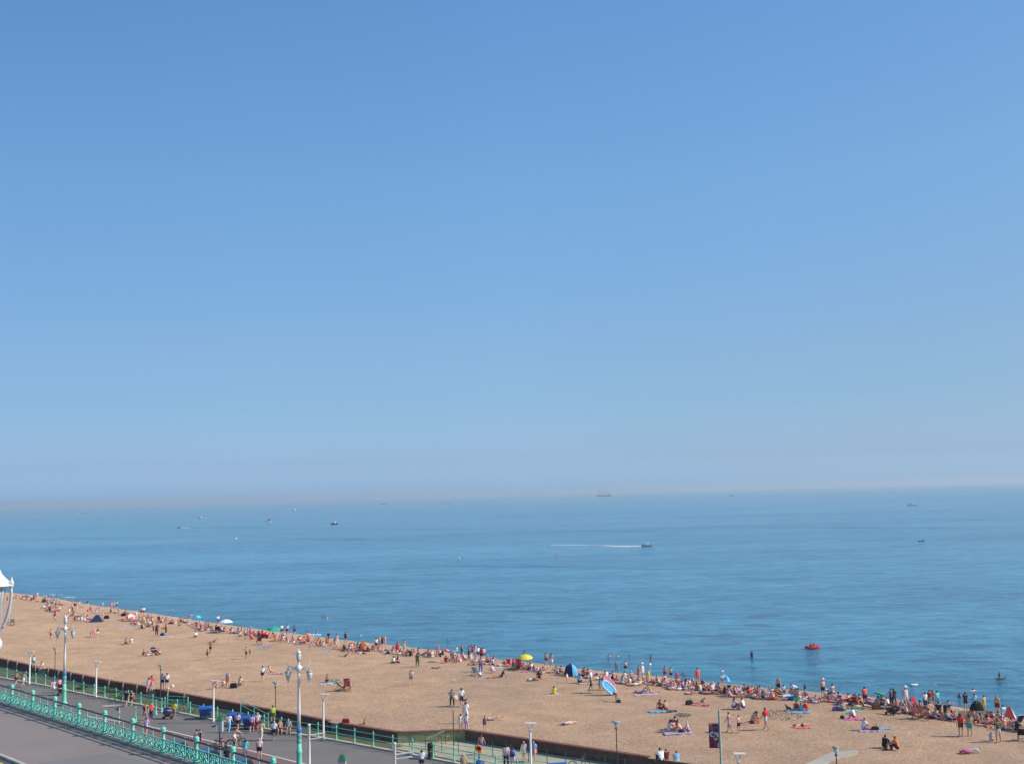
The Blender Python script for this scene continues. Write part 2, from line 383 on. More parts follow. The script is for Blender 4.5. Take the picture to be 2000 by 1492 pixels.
rec = MB().add([(*xy(C1[0]-.2, C1[1]-.1), 2.606), (*xy(C4[0]+100, edge(C4[0])+bedw(0)*.98), 2.606), (*xy(C4[0]+100, C4[1]+.1), 2.606), (*xy(C4[0], C4[1]+.1), 2.606), (*xy(C3[0], C3[1]+.1), 2.606), (*xy(C2[0], C2[1]+.1), 2.606)],
               [(0,1,2,3,4,5)]).obj('paved_recess', M_PATHG); struct(rec)
# rails of the seafront railway
for k, fr in enumerate((.16, .30)):
    m_ = MB(); pts = [(*xy(s, edge(s)+bedw(s)*fr), 2.46+fr*.2) for s in SS]
    m_.tube(pts, .045, 4); o = m_.obj('railway_rail', mat('rail_steel', (.30,.27,.25), .4, .7)); struct(o)
sl_ = MB()
for i in range(700):
    s = -330 + .75*i
    if s > 150: break
    u0 = edge(s) + bedw(s)*.09; u1 = edge(s)+bedw(s)*.37
    p = xy(s, u0); q = xy(s+.22, u1)
    Mx = Matrix.Translation((p[0], p[1], 2.40)) @ Matrix.Rotation(math.atan2(U.y, U.x), 4, 'Z')
    sl_.box(0, u1-u0, -.11, .11, 0, .09, Mx)
o = sl_.obj('railway_sleepers', mat('sleeper_wood', (.09,.07,.055), .9, var=.3)); struct(o, 'stuff')
tag(o, 'dark wooden sleepers of the seafront railway beside the green railing', 'sleepers')

def wall_run(name, pts, ztop, zbot, m, cope, label, thick=.35, gap=()):
    """wall built along plan points, shingle behind"""
    root = thing(name, (0,0,0), 0, label, 'wall')
    P = [Vector((*xy(*p), 0)) for p in pts]
    def off(i, d):
        a = (P[i]-P[i-1]).normalized() if i > 0 else None; b_ = (P[i+1]-P[i]).normalized() if i < len(P)-1 else None
        t_ = (a+b_).normalized() if a and b_ else (a or b_); n_ = Vector((-t_.y, t_.x, 0)); return P[i] + n_*d
    mb = MB(); cp = MB()
    for i in range(len(P)-1):
        a0, a1 = off(i, 0), off(i+1, 0); b0, b1 = off(i, thick), off(i+1, thick)
        mb.add([(a0.x,a0.y,zbot),(a1.x,a1.y,zbot),(b1.x,b1.y,zbot),(b0.x,b0.y,zbot),(a0.x,a0.y,ztop-.1),(a1.x,a1.y,ztop-.1),(b1.x,b1.y,ztop-.1),(b0.x,b0.y,ztop-.1)],
               [(0,1,5,4),(1,2,6,5),(2,3,7,6),(3,0,4,7),(4,5,6,7)])
        a0, a1 = off(i, -.05), off(i+1, -.05); b0, b1 = off(i, thick+.05), off(i+1, thick+.05)
        cp.add([(a0.x,a0.y,ztop-.098),(a1.x,a1.y,ztop-.098),(b1.x,b1.y,ztop-.098),(b0.x,b0.y,ztop-.098),(a0.x,a0.y,ztop),(a1.x,a1.y,ztop),(b1.x,b1.y,ztop),(b0.x,b0.y,ztop)],
               [(0,3,2,1),(0,1,5,4),(1,2,6,5),(2,3,7,6),(3,0,4,7),(4,5,6,7)])
    mb.obj('wall_face', m, root); cp.obj('coping', cope, root)
    return root
sg = [su(on_z(x, y, 3.55))[0] for x, y in [(71,1301),(285,1340),(303,1345),(640,1407),(662,1411)]]
def seg(s0, s1, step=6):
    n = max(1, int((s1-s0)/step)); return [(s0+(s1-s0)*i/n, wl(s0+(s1-s0)*i/n)) for i in range(n+1)]
w1_ = wall_run('beach_wall', seg(-330, sg[0]-.1), 3.55, 2.4, M_WALLB, M_COPE, 'brown beach wall at the far left, left of the pale step block')
w2_ = wall_run('beach_wall', seg(sg[0]+2.6, sg[1]), 3.55, 2.4, M_WALLB, M_COPE, 'brown beach wall with pale posts between the two beach openings')
w3_ = wall_run('beach_wall', seg(sg[2], sg[3]), 3.55, 2.4, M_WALLB, M_COPE, 'brown beach wall behind the three blue bins')
w4_ = wall_run('beach_wall', seg(sg[4], C1[0]) + [], 3.55, 2.4, M_WALLB, M_COPE, 'short brown wall behind the boy in lime shorts')
w5_ = wall_run('beach_wall', [C1, C2], 3.55, 2.4, M_WALLC, M_COPE, 'sunlit mossy concrete end wall of the paved recess')
w6_ = wall_run('beach_wall', [C2, C3], 3.55, 2.4, M_WALLB, M_COPE, 'long shaded wall with dark red coping behind the paved recess')
w7_ = wall_run('beach_wall', [C3, C4, (C4[0]+60, C4[1]-3)], 3.42, 2.4, M_WALLB, M_WALLB, 'low dark wall where three people sit at the bottom edge')
# step blocks through the openings
for (sa, sb, lab) in ((sg[0], sg[0]+2.5, 'pale concrete step block in the beach wall below the long haired woman'), (sg[1], sg[2], 'pale steps through the beach wall under two walkers')):
    r_ = thing('beach_steps', (0,0,0), 0, lab, 'steps')
    for k in range(5):
        mb = MB(); u0 = wl(sa) - .1 + k*.28; z = 2.75+.17*k
        P_ = [xy(sa+.05, u0), xy(sb-.05, u0), xy(sb-.05, u0+.3), xy(sa+.05, u0+.3)]
        mb.add([(p[0], p[1], 2.4) for p in P_] + [(p[0], p[1], z) for p in P_], [(0,1,5,4),(1,2,6,5),(2,3,7,6),(3,0,4,7),(4,5,6,7)])
        mb.obj('step', M_PATH, r_)
sg3 = sg[3]
o = MB().add([(*xy(sg3, wl(sg3)-.1), 2.61), (*xy(sg[4], wl(sg[4])-.1), 2.61), (*xy(sg[4], wl(sg3)+5), 3.25), (*xy(sg3, wl(sg3)+5), 3.25)], [(0,1,2,3)]).obj('beach_ramp', M_SHINGLE); struct(o)

# posts standing along the wall foot
root = thing('post_row', (0,0,0), 0, 'row of thin pale fence posts standing in front of the beach wall', 'posts')
pm = MB().box(-.06,.06,-.06,.06,0,1.25).mesh('post'); pm.materials.append(mat('post_pale', (.42,.38,.28), .8, var=.2))
for i in range(26):
    px = [16,34,70,95,115,139,163,214,241,268,329,361][i] if i < 12 else None
    if px is None: break
    py = float(np.interp(px, [p[0] for p in WALL_PX], [p[1] for p in WALL_PX])) + 1
    p = on_z(px, py, 3.55); s, u = su(p); x, y = xy(s, wl(s)-.25)
    o = link('post', pm, root); o.location = (x, y, 2.58)

# concrete slipway on the beach at the bottom right
q = [on_beach(x, y) for x, y in [(1560,1500),(1625,1470),(1675,1466),(1672,1472),(1640,1480),(1600,1500)]]
mb = MB(); mb.add([(p.x, p.y, p.z+.10) for p in q]+[(p.x, p.y, p.z-.3) for p in q], [(0,5,4,3,2,1)]+[(i,(i+1)%6,6+(i+1)%6,6+i) for i in range(6)])
o = mb.obj('slipway', M_CONC); tag(o, 'pale concrete slipway strip half buried in shingle at bottom right', 'slipway')

# ------------------------------------------------------------------ upper level
KU = su(on_z(0, 1474, 10.0))[1]
o = grid_strip('upper_pavement', SS, [c(KU+.22), c(RAILU+.1)], [10.0]*2, M_PAVE); struct(o)
o = grid_strip('upper_kerb', SS, [c(KU-.02), c(KU), c(KU+.22)], [9.87, 10.0, 10.0], M_STONE); struct(o)
o = grid_strip('upper_road', SS, [c(KU-22), c(KU-.02)], [9.87]*2, M_ROAD); struct(o)
for k, (a_, b_) in enumerate(((.62,.74),(.42,.54))):
    o = grid_strip('yellow_line', SS, [c(KU-a_), c(KU-b_)], [9.874]*2, M_YEL); struct(o)
pa = [on_z(x, y, 10.004) for x, y in [(75,1489),(215,1470),(330,1497),(420,1530),(60,1540)]]
o = MB().add([tuple(p) for p in pa], [(0,4,3,2,1)]).obj('pavement_patch', M_PATCH); struct(o)
o = grid_strip('upper_retaining_wall', SS, [c(RAILU+.1), c(RAILU+.55), c(RAILU+.55), c(RAILU+.60)], [10.0, 10.0, 9.6, 3.0], M_BIGWALL); struct(o)
# the ground goes on inland behind the camera
o = grid_strip('inland_ground', [-330, 226], [c(KU-400), c(KU-22)], [9.87]*2, M_PAVE); struct(o)

# ------------------------------------------------------------------ foam along the waterline
mb = MB(); rng = random.Random(5)
s = shore_s[0]
while s < 60:
    L = rng.uniform(2, 9); uo = rng.uniform(.2, 1.2); wdt = rng.uniform(.10, .45)
    n = 5
    vs = []
    for i in range(n+1):
        ss_ = s + L*i/n; uu = shore_u(ss_) + uo + .25*math.sin(ss_*.9); ww = wdt*math.sin(math.pi*(i+.01)/(n+.02))+.02
        vs += [(*xy(ss_, uu), .03), (*xy(ss_, uu+ww), .03)]
    mb.add(vs, [(2*i, 2*i+2, 2*i+3, 2*i+1) for i in range(n)])
    s += L*rng.uniform(.8, 1.6)
o = mb.obj('shore_foam', mat('foam', (.72,.76,.76), .6, var=.15)); struct(o, 'stuff'); tag(o, 'thin broken line of white foam where the sea meets the shingle', 'foam')
# ------------------------------------------------------------------ haze
hz = MB().box(-20000, 20000, -3000, 19000, -6, 70).obj('haze', [])
hm = bpy.data.materials.new('sea_haze'); hm.use_nodes = True; ht = hm.node_tree; ht.nodes.clear()
pv = ht.nodes.new('ShaderNodeVolumePrincipled'); pv.inputs['Density'].default_value = HAZE; pv.inputs['Color'].default_value = (.76,.90,1.0,1)
pv.inputs['Anisotropy'].default_value = .2
ho = ht.nodes.new('ShaderNodeOutputMaterial'); ht.links.new(pv.outputs[0], ho.inputs['Volume']); hz.data.materials.append(hm)
struct(hz, 'stuff'); tag(hz, 'pale summer haze lying over the sea towards the horizon', 'haze')

# ------------------------------------------------------------------ people
def dvec(pitch, side, sgn):
    p = R(pitch); q = R(side)
    return Vector((sgn*math.sin(q), math.cos(q)*math.sin(p), -math.cos(q)*math.cos(p)))
def skeleton(lean=0, root=0, rootside=0, thigh=((3,4),(3,4)), shin=((-2,2),(-2,2)), arm=((4,9),(4,9)), fore=((14,6),(14,6)), head=0, foot=90, twist=0):
    J = {}; up = dvec(180-lean, 0, 1)     # torso lean forward
    J['pel'] = Vector((0,0,0)); J['bel'] = up*.17; J['che'] = up*.36; J['nek'] = up*.50
    hd = dvec(180-lean-head, 0, 1); J['jaw'] = J['nek'] + hd*.10 + Vector((0,.015,0)); J['hed'] = J['nek'] + hd*.235
    for i, g in enumerate((-1, 1)):
        n = 'LR'[i]
        J['sh'+n] = up*.455 + Vector((g*.175, 0, 0)); J['hp'+n] = Vector((g*.095, 0, -.03))
        J['el'+n] = J['sh'+n] + dvec(*arm[i], g)*.29
        J['wr'+n] = J['el'+n] + dvec(*fore[i], g)*.25; J['ha'+n] = J['wr'+n] + dvec(*fore[i], g)*.16
        J['kn'+n] = J['hp'+n] + dvec(*thigh[i], g)*.43
        J['an'+n] = J['kn'+n] + dvec(*shin[i], g)*.41
        f = shin[i][0] + foot
        J['to'+n] = J['an'+n] + dvec(f, 0, g)*.19 + dvec(shin[i][0], 0, g)*.04
    M = Matrix.Rotation(R(root), 3, 'X') @ Matrix.Rotation(R(rootside), 3, 'Y')
    return {k: M @ v for k, v in J.items()}
BONES = [('pel','bel','torso0',(.145,.115),(.13,.10)),('bel','che','torso1',(.13,.10),(.155,.115)),('che','nek','torso2',(.155,.115),(.06,.06)),
         ('nek','jaw','neck',(.058,.058),(.075,.085)),('jaw','hed','head',(.075,.085),(.085,.10))]
for n in 'LR':
    BONES += [('che','sh'+n,'clav',(.15,.11),(.068,.068)),('sh'+n,'el'+n,'uarm',(.062,.06),(.043,.043)),('el'+n,'wr'+n,'farm',(.043,.043),(.028,.030)),('wr'+n,'ha'+n,'hand',(.028,.030),(.022,.032)),
              ('pel','hp'+n,'hip',(.14,.11),(.10,.10)),('hp'+n,'kn'+n,'thigh',(.10,.10),(.062,.062)),('kn'+n,'an'+n,'shin',(.062,.062),(.038,.038)),('an'+n,'to'+n,'foot',(.042,.042),(.030,.025))]
RAD = {}
for a_, b_, k_, r0, r1 in BONES: RAD.setdefault(a_, r0); RAD[b_] = r1 if b_ not in RAD else RAD[b_]
RAD['che'] = (.155,.112); RAD['pel'] = (.150,.115)
def build_body(name, J):
    """one continuous figure grown over the skeleton; returns body mesh and per-face bone tags"""
    names = list(J); idx = {n: i for i, n in enumerate(names)}
    me = bpy.data.meshes.new('tmp'); me.from_pydata([tuple(J[n]) for n in names], [(idx[a], idx[b]) for a, b, *_ in BONES], [])
    o = bpy.data.objects.new('tmp', me); COL.objects.link(o)
    md = o.modifiers.new('skin', 'SKIN')
    if not me.skin_vertices: raise RuntimeError('no skin layer')
    for n, i in idx.items():
        sv = me.skin_vertices[0].data[i]; sv.radius = RAD[n]; sv.use_root = (n == 'pel')
    md.use_smooth_shade = True
    o.modifiers.new('sub', 'SUBSURF').levels = 1; o.modifiers[-1].render_levels = 1
    dg = bpy.context.evaluated_depsgraph_get(); dg.update(); ev = o.evaluated_get(dg)
    body = bpy.data.meshes.new_from_object(ev); body.name = name
    bpy.data.objects.remove(o); bpy.data.meshes.remove(me)
    mnz = min(v.co.z for v in body.vertices)
    tagf = []
    for p in body.polygons:
        c_ = p.center; best = None
        for a, b, k, r0, r1 in BONES:
            A_, B_ = J[a], J[b]; d = B_-A_; t_ = max(0, min(1, (c_-A_).dot(d)/d.length_squared))
            r = (r0[0]+r0[1])/2*(1-t_) + (r1[0]+r1[1])/2*t_
            q = (c_-(A_+d*t_)).length - r*(1.0 if k != 'clav' else .8)
            if best is None or q < best[0]: best = (q, k, t_)
        tagf.append((best[1], best[2], c_.copy()))
    for v in body.vertices: v.co.z -= mnz
    body.polygons.foreach_set('use_smooth', [True]*len(body.polygons))
    body.materials.append(SKINS[0])
    return body, tagf, mnz
def garment(name, body, tagf, test, infl, m=None):
    keep = [i for i, tg in enumerate(tagf) if test(tg)]
    if not keep: return None
    vm = {}; vs = []; fs = []
    for i in keep:
        f = []
        for vi in body.polygons[i].vertices:
            if vi not in vm:
                vm[vi] = len(vs); v = body.vertices[vi]; k = infl
                vs.append(tuple(v.co + v.normal*k))
            f.append(vm[vi])
        fs.append(tuple(f))
    me = bpy.data.meshes.new(name); me.from_pydata(vs, [], fs); me.update()
    me.polygons.foreach_set('use_smooth', [True]*len(me.polygons)); me.materials.append(cloth('white'))
    return me
TESTS = {
 'tee': (lambda g: g[0] in ('torso1','torso0','clav') or (g[0]=='torso2' and g[1]<.75) or (g[0]=='uarm' and g[1]<.7), .022),
 'vest': (lambda g: g[0] in ('torso1','torso0') or (g[0]=='torso2' and g[1]<.6) or (g[0]=='clav' and g[1]<.75), .018),
 'bikini': (lambda g: (g[0]=='torso1' and g[1]>.62) or (g[0]=='torso2' and g[1]<.2), .014),
 'swimsuit': (lambda g: g[0] in ('torso1','torso0','hip') or (g[0]=='torso2' and g[1]<.35) or (g[0]=='thigh' and g[1]<.06), .012),
 'dress': (lambda g: g[0] in ('torso1','torso0','hip') or (g[0]=='torso2' and g[1]<.6) or (g[0]=='clav' and g[1]<.75) or (g[0]=='thigh' and g[1]<.6), .035),
 'shorts': (lambda g: g[0]=='hip' or (g[0]=='torso0' and g[1]<.45) or (g[0]=='thigh' and g[1]<.62), .024),
 'briefs': (lambda g: g[0]=='hip' or (g[0]=='torso0' and g[1]<.25) or (g[0]=='thigh' and g[1]<.13), .012),
 'trousers': (lambda g: g[0]=='hip' or (g[0]=='torso0' and g[1]<.45) or g[0]=='thigh' or (g[0]=='shin' and g[1]<.92), .02),
 'skirt': (lambda g: g[0]=='hip' or (g[0]=='torso0' and g[1]<.45) or (g[0]=='thigh' and g[1]<.5), .05),
}
POSES = dict(
 stand=dict(), stand2=dict(thigh=((6,7),(-3,6)), shin=((-4,4),(-3,3)), arm=((-6,16),(10,20)), fore=((50,-10),(20,10))),
 hips=dict(thigh=((2,9),(2,9)), arm=((-10,38),(-10,38)), fore=((10,-48),(10,-48))),
 talk=dict(thigh=((4,6),(-2,6)), arm=((35,20),(6,8)), fore=((115,-10),(16,4)), head=10),
 walk=dict(lean=4, thigh=((26,3),(-14,3)), shin=((10,2),(-32,2)), arm=((-22,8),(24,8)), fore=((-4,4),(44,2))),
 stroll=dict(lean=3, thigh=((-16,3),(20,3)), shin=((-30,2),(4,2)), arm=((20,8),(-18,8)), fore=((36,2),(0,4))),
 bend=dict(lean=62, thigh=((-6,6),(4,6)), shin=((0,3),(0,3)), arm=((0,6),(10,6)), fore=((14,0),(14,0))),
 carry=dict(thigh=((16,4),(-10,4)), shin=((4,2),(-20,2)), arm=((120,20),(130,14)), fore=((150,0),(160,0))),
 armsout=dict(thigh=((10,6),(-6,6)), shin=((0,2),(-8,2)), arm=((20,80),(20,80)), fore=((60,60),(60,60))),
 kneesup=dict(lean=14, thigh=((128,8),(128,8)), shin=((8,4),(8,4)), arm=((56,12),(56,12)), fore=((66,-12),(66,-12)), foot=82),
 legsout=dict(lean=-22, thigh=((88,5),(88,7)), shin=((86,3),(86,3)), arm=((-42,14),(-42,14)), fore=((-24,6),(-24,6)), foot=80),
 cross=dict(lean=10, thigh=((88,42),(88,42)), shin=((60,-52),(70,-52)), arm=((34,14),(34,14)), fore=((70,-14),(70,-14)), foot=60),
 sidesit=dict(lean=4, rootside=0, thigh=((84,30),(92,10)), shin=((10,-70),(30,-60)), arm=((-16,18),(30,16)), fore=((-6,6),(70,0)), foot=70),
 reach=dict(lean=34, thigh=((100,10),(94,14)), shin=((60,4),(80,2)), arm=((60,8),(60,10)), fore=((70,0),(80,0)), foot=80),
 chair=dict(lean=-18, thigh=((86,6),(86,6)), shin=((14,3),(14,3)), arm=((10,14),(10,14)), fore=((70,4),(70,4))),
 back=dict(root=90, thigh=((4,6),(22,6)), shin=((0,2),(-46,2)), arm=((2,24),(2,16)), fore=((6,14),(6,8)), foot=60),
 back2=dict(root=90, thigh=((2,7),(2,7)), shin=((0,3),(0,3)), arm=((170,30),(10,20)), fore=((160,-60),(20,10)), foot=60),
 front=dict(root=-90, thigh=((-3,7),(-3,7)), shin=((-4,3),(-4,3)), arm=((150,34),(150,34)), fore=((168,-50),(168,-50)), foot=20),
 prop=dict(root=-78, lean=-26, thigh=((-12,6),(-12,6)), shin=((-12,3),(-60,3)), arm=((70,10),(70,10)), fore=((150,-16),(150,-16)), foot=20, head=-20),
 crouch=dict(lean=34, thigh=((110,18),(110,18)), shin=((-38,0),(-38,0)), arm=((60,6),(60,6)), fore=((40,0),(40,0)), foot=110),
 cycle=dict(lean=38, thigh=((78,4),(38,4)), shin=((14,2),(-18,2)), arm=((64,6),(64,6)), fore=((52,0),(52,0)), foot=84),
)
BODY = {}; GARM = {}
def get_pose(p):
    if p not in BODY:
        J = skeleton(**POSES[p]); b_, tf, mz = build_body('person', J)
        hd = (J['hed']-J['jaw']).normalized(); fw = None
        BODY[p] = (b_, tf, J, mz)
    return BODY[p]
def get_part(p, kind):
    k = (p, kind)
    if k in GARM: return GARM[k]
    b_, tf, J, mz = get_pose(p)
    if kind in TESTS: me = garment(kind, b_, tf, *TESTS[kind])
    else:
        upv = (J['hed']-J['nek']).normalized(); side = (J['shR']-J['shL']).normalized(); fwd = upv.cross(side).normalized()
        cen = J['hed'] - upv*.02
        if kind == 'hair':
            test = lambda g: g[0]=='head' and ((g[2]-cen).dot(upv) > .015 or (g[2]-cen).dot(fwd) < -.01)
            me = garment('hair', b_, tf, test, .020)
        elif kind == 'hairlong':
            test = lambda g: (g[0] in ('head','neck') and ((g[2]-cen).dot(upv) > .02 or (g[2]-cen).dot(fwd) < 0)) or (g[0]=='torso2' and (g[2]-J['nek']).dot(fwd) < -.02)
            me = garment('hair', b_, tf, test, .030)
        elif kind == 'hat':
            T_ = Matrix(((side.x,fwd.x,upv.x),(side.y,fwd.y,upv.y),(side.z,fwd.z,upv.z))).to_4x4()
            h = J['hed'] + upv*.02; mb = MB(); Mx = Matrix.Translation(Vector((h.x, h.y, h.z-mz))) @ T_
            mb.lathe([(.20,-.02),(.205,-.01),(.115,.0),(.11,.06),(.08,.105),(.01,.115)], 12, Mx); me = mb.mesh('hat', True); me.materials.append(cloth('white'))
    GARM[k] = me; return me
def face_parts(p):
    """nose and ears as one small part of the head"""
    k = (p, 'nose')
    if k in GARM: return GARM[k]
    b_, tf, J, mz = get_pose(p)
    upv = (J['hed']-J['nek']).normalized(); side = (J['shR']-J['shL']).normalized(); fwd = upv.cross(side).normalized()
    cen = (J['hed']+J['jaw'])/2 + upv*.01; cen = Vector((cen.x, cen.y, cen.z-mz)); mb = MB()
    mb.ball(cen + fwd*.085, (.014,.014,.02), 6)
    me = mb.mesh('nose', True); me.materials.append(SKINS[0]); GARM[k] = me; return me
NP = [0]
def set_mat(o, m):
    o.material_slots[0].link = 'OBJECT'; o.material_slots[0].material = m
TOPN = {'tee','vest','bikini','swimsuit','dress'}
PEOPLE = []
def person(pos, pose, yaw, wear, label, skin=None, hair='dark', scale=1.0, group=None, sink=0.0, face=False, rx=0):
    """wear: 'tee:white shorts:navy hat:cream long' """
    b_, tf, J, mz = get_pose(pose)
    o = link('person', b_); o.location = (pos[0], pos[1], pos[2]-sink); o.rotation_euler = (0, 0, R(yaw)); o.scale = (scale,)*3
    tag(o, label, 'person', group)
    if skin is None: skin = NP[0]*7 % 3
    NP[0] += 1
    set_mat(o, SKINS[skin])
    hk = 'hair'
    for wd in wear.split():
        if ':' in wd:
            k, cname = wd.split(':'); me = get_part(pose, k)
            if me: c_ = link(k, me, o); set_mat(c_, cloth(cname))
        elif wd == 'long': hk = 'hairlong'
    if hair: c_ = link('hair', get_part(pose, hk), o); set_mat(c_, HAIRC[hair])
    if face: c_ = link('nose', face_parts(pose), o); set_mat(c_, SKINS[skin])
    PEOPLE.append(o); return o
# ------------------------------------------------------------------ railings and street furniture
M_GREEN = mat('paint_seafront_green', (.17,.58,.45), .55, var=.16, scale=9)
M_GREEN2 = mat('paint_green_aged', (.10,.40,.29), .6, var=.15, scale=5)
M_BRAIL = mat('handrail_dark_brown', (.055,.038,.034), .4)
M_WHITE = mat('paint_white', (.74,.73,.70), .45, var=.05, scale=3)
M_DARK = mat('iron_dark', (.03,.032,.035), .5)
M_BLUEP = mat('plastic_bin_blue', (.018,.07,.27), .45, var=.06, scale=4)
M_GLASS = mat('lantern_glass_pale', (.55,.60,.58), .12)
M_STEEL = mat('steel_grey', (.35,.36,.37), .35, .8)
M_RUB = mat('rubber_black', (.015,.015,.016), .8)

def upper_railing():
    root = thing('upper_railing', (0,0,0), 0, 'ornate turquoise green cast iron railing with dark handrail along the upper pavement', 'railing')
    s0, s1 = ra[0], rb[0]; bay = (s1-s0)/5.0
    # main post: base block, fluted shaft, collar, ball top
    mb = MB(); mb.frustum(0,.14,(.15,.15),(.13,.13)); mb.lathe([(.105,.14),(.10,.18),(.085,.20),(.085,.62),(.10,.66),(.12,.70),(.12,.76),(.095,.80),(.09,1.06),(.12,1.10)], 10)
    post = mb.mesh('post', True); post.materials.append(M_GREEN)
    capm = MB().lathe([(.13,1.102),(.155,1.13),(.155,1.17),(.135,1.22),(.15,1.25),(.14,1.32),(.10,1.38),(.03,1.41)], 12).mesh('post_cap', True); capm.materials.append(M_GREEN)
    mb = MB(); mb.lathe([(.05,.02),(.035,.10),(.028,.60),(.045,.74),(.032,.80),(.028,1.02),(.05,1.08),(.05,1.13),(.02,1.17)], 8); bal = mb.mesh('baluster', True); bal.materials.append(M_GREEN)
    # scroll panel piece: S scroll with leaf and rosette, fills a third of a bay
    wdt = bay/3.0 - .12
    mb = MB()
    def arc(cx, cz, r, a0, a1, n=9, rr=.034):
        mb.tube([(cx+r*math.cos(R(a0+(a1-a0)*i/n)), 0, cz+r*math.sin(R(a0+(a1-a0)*i/n))) for i in range(n+1)], rr, 5)
    for g in (-1, 1):
        x0 = g*wdt*.25
        arc(x0, .46, .13, -90 if g>0 else 270, 150 if g>0 else 30); arc(x0, .22, .12, 90, 330 if g>0 else -150)
        mb.tube([(g*wdt*.5, 0, .12), (g*wdt*.30, 0, .34), (g*.03, 0, .60)], [.04,.06,.028], 5)
    mb.ball((0,0,.36), (.055,.03,.055), 8); mb.tube([(0,0,.1),(0,0,.64)], .026, 5); mb.ball((-wdt*.27,0,.36), (.05,.03,.05), 8); mb.ball((wdt*.27,0,.36), (.05,.03,.05), 8)
    scr = mb.mesh('scroll_panel', True); scr.materials.append(M_GREEN)
    n0, n1 = -30, 22
    yaw = math.degrees(A)
    for i in range(n0, n1):
        s = s0 + bay*i; x, y = xy(s, RAILU)
        for me in (post, capm):
            o = link(me.name, me, root); o.location = (x, y, 10.12); o.rotation_euler = (0,0,A)
        for k in (1, 2):
            xx, yy = xy(s + bay*k/3, RAILU); o = link('baluster', bal, root); o.location = (xx, yy, 10.12); o.rotation_euler = (0,0,A)
        for k in range(3):
            xx, yy = xy(s + bay*(k+.5)/3, RAILU); o = link('scroll_panel', scr, root); o.location = (xx, yy, 10.12); o.rotation_euler = (0,0,A)
    sa, sb = s0+bay*n0, s0+bay*n1
    def run(name, z, r, m, flat=None):
        a, b = xy(sa, RAILU), xy(sb, RAILU); mb = MB()
        if flat: mb.box(0, sb-sa, -flat[0], flat[0], z-flat[1], z+flat[1], Matrix.Translation((*a, 0)) @ Matrix.Rotation(A, 4, 'Z'))
        else: mb.tube([(*a, z), (*b, z)], r, 8)
        mb.obj(name, m, root)
    run('handrail', 10.12+1.10, .055, M_BRAIL); run('mid_rail', 10.12+.70, .03, M_GREEN, (.03,.025)); run('bottom_rail', 10.12+.07, .03, M_GREEN, (.03,.025))
    mb = MB(); a = xy(sa, RAILU); mb.box(0, sb-sa, -.20, .24, 10.001, 10.118, Matrix.Translation((*a, 0)) @ Matrix.Rotation(A, 4, 'Z')); mb.obj('plinth', M_CONC, root)
upper_railing()

def lower_railing():
    root = thing('lower_railing', (0,0,0), 0, 'plain green two bar railing along the seaward edge of the promenade', 'railing')
    pm = MB().lathe([(.10,0),(.09,.05),(.06,.09),(.052,.95),(.075,1.0),(.075,1.08),(.05,1.12),(.065,1.17),(.03,1.24)], 8).mesh('post', True); pm.materials.append(M_GREEN)
    k684 = su(on_z(684.5, 1452, 3.12))[0]; k763 = su(on_z(763, 1465, 3.12))[0]; sp = (k763-k684)/2
    s = k684 - sp*55; pts = []
    while s < k684 + sp*34:
        # opening with bollards where steps come up
        x, y = xy(s, edge(s)-.17); pts.append((x, y)); o = link('post', pm, root); o.location = (x, y, 3.12); s += sp
    for z in (.55, 1.0):
        mb = MB(); mb.tube([(x, y, 3.12+z) for x, y in pts], .028, 6); mb.obj('rail', M_GREEN, root)
    return sp
SPC = lower_railing(); print('lower post spacing', SPC)

# thin fence in the recess
def thin_fence():
    root = thing('thin_fence', (0,0,0), 0, 'thin dark green fence between the railway and the paved recess', 'fence')
    a = on_z(800, 1457, 2.6); b_ = on_z(978.4, 1480.6, 2.6); d = (b_-a); L = d.length; d.normalize(); n = 13
    pts = [a + d*(L/ (n*.42))*i for i in range(n)]
    pm = MB().lathe([(.03,0),(.028,1.2),(.01,1.24)], 6).mesh('post'); pm.materials.append(mat('fence_dark_green', (.05,.11,.07), .6))
    for p in pts: o = link('post', pm, root); o.location = p
    for z in (.15, .62, 1.15): MB().tube([(p.x, p.y, p.z+z) for p in pts], .014, 5).obj('rail', mat('fence_dark_green', (0,0,0)), root)
thin_fence()
# slanting white handrail at the recess corner
r_ = thing('slanting_handrail', (0,0,0), 0, 'pale slanting handrail at the corner of the paved recess', 'handrail')
a = on_z(832, 1452, 2.6); b_ = on_z(870, 1452, 2.6)
MB().tube([(a.x,a.y,3.0),(b_.x,b_.y,3.75)], .03, 6).obj('rail', M_WHITE, r_); MB().tube([(b_.x,b_.y,2.6),(b_.x,b_.y,3.75)], .03, 6).obj('post', M_DARK, r_)
MB().tube([(a.x,a.y,2.6),(a.x,a.y,3.0)], .03, 6).obj('post', M_DARK, r_)

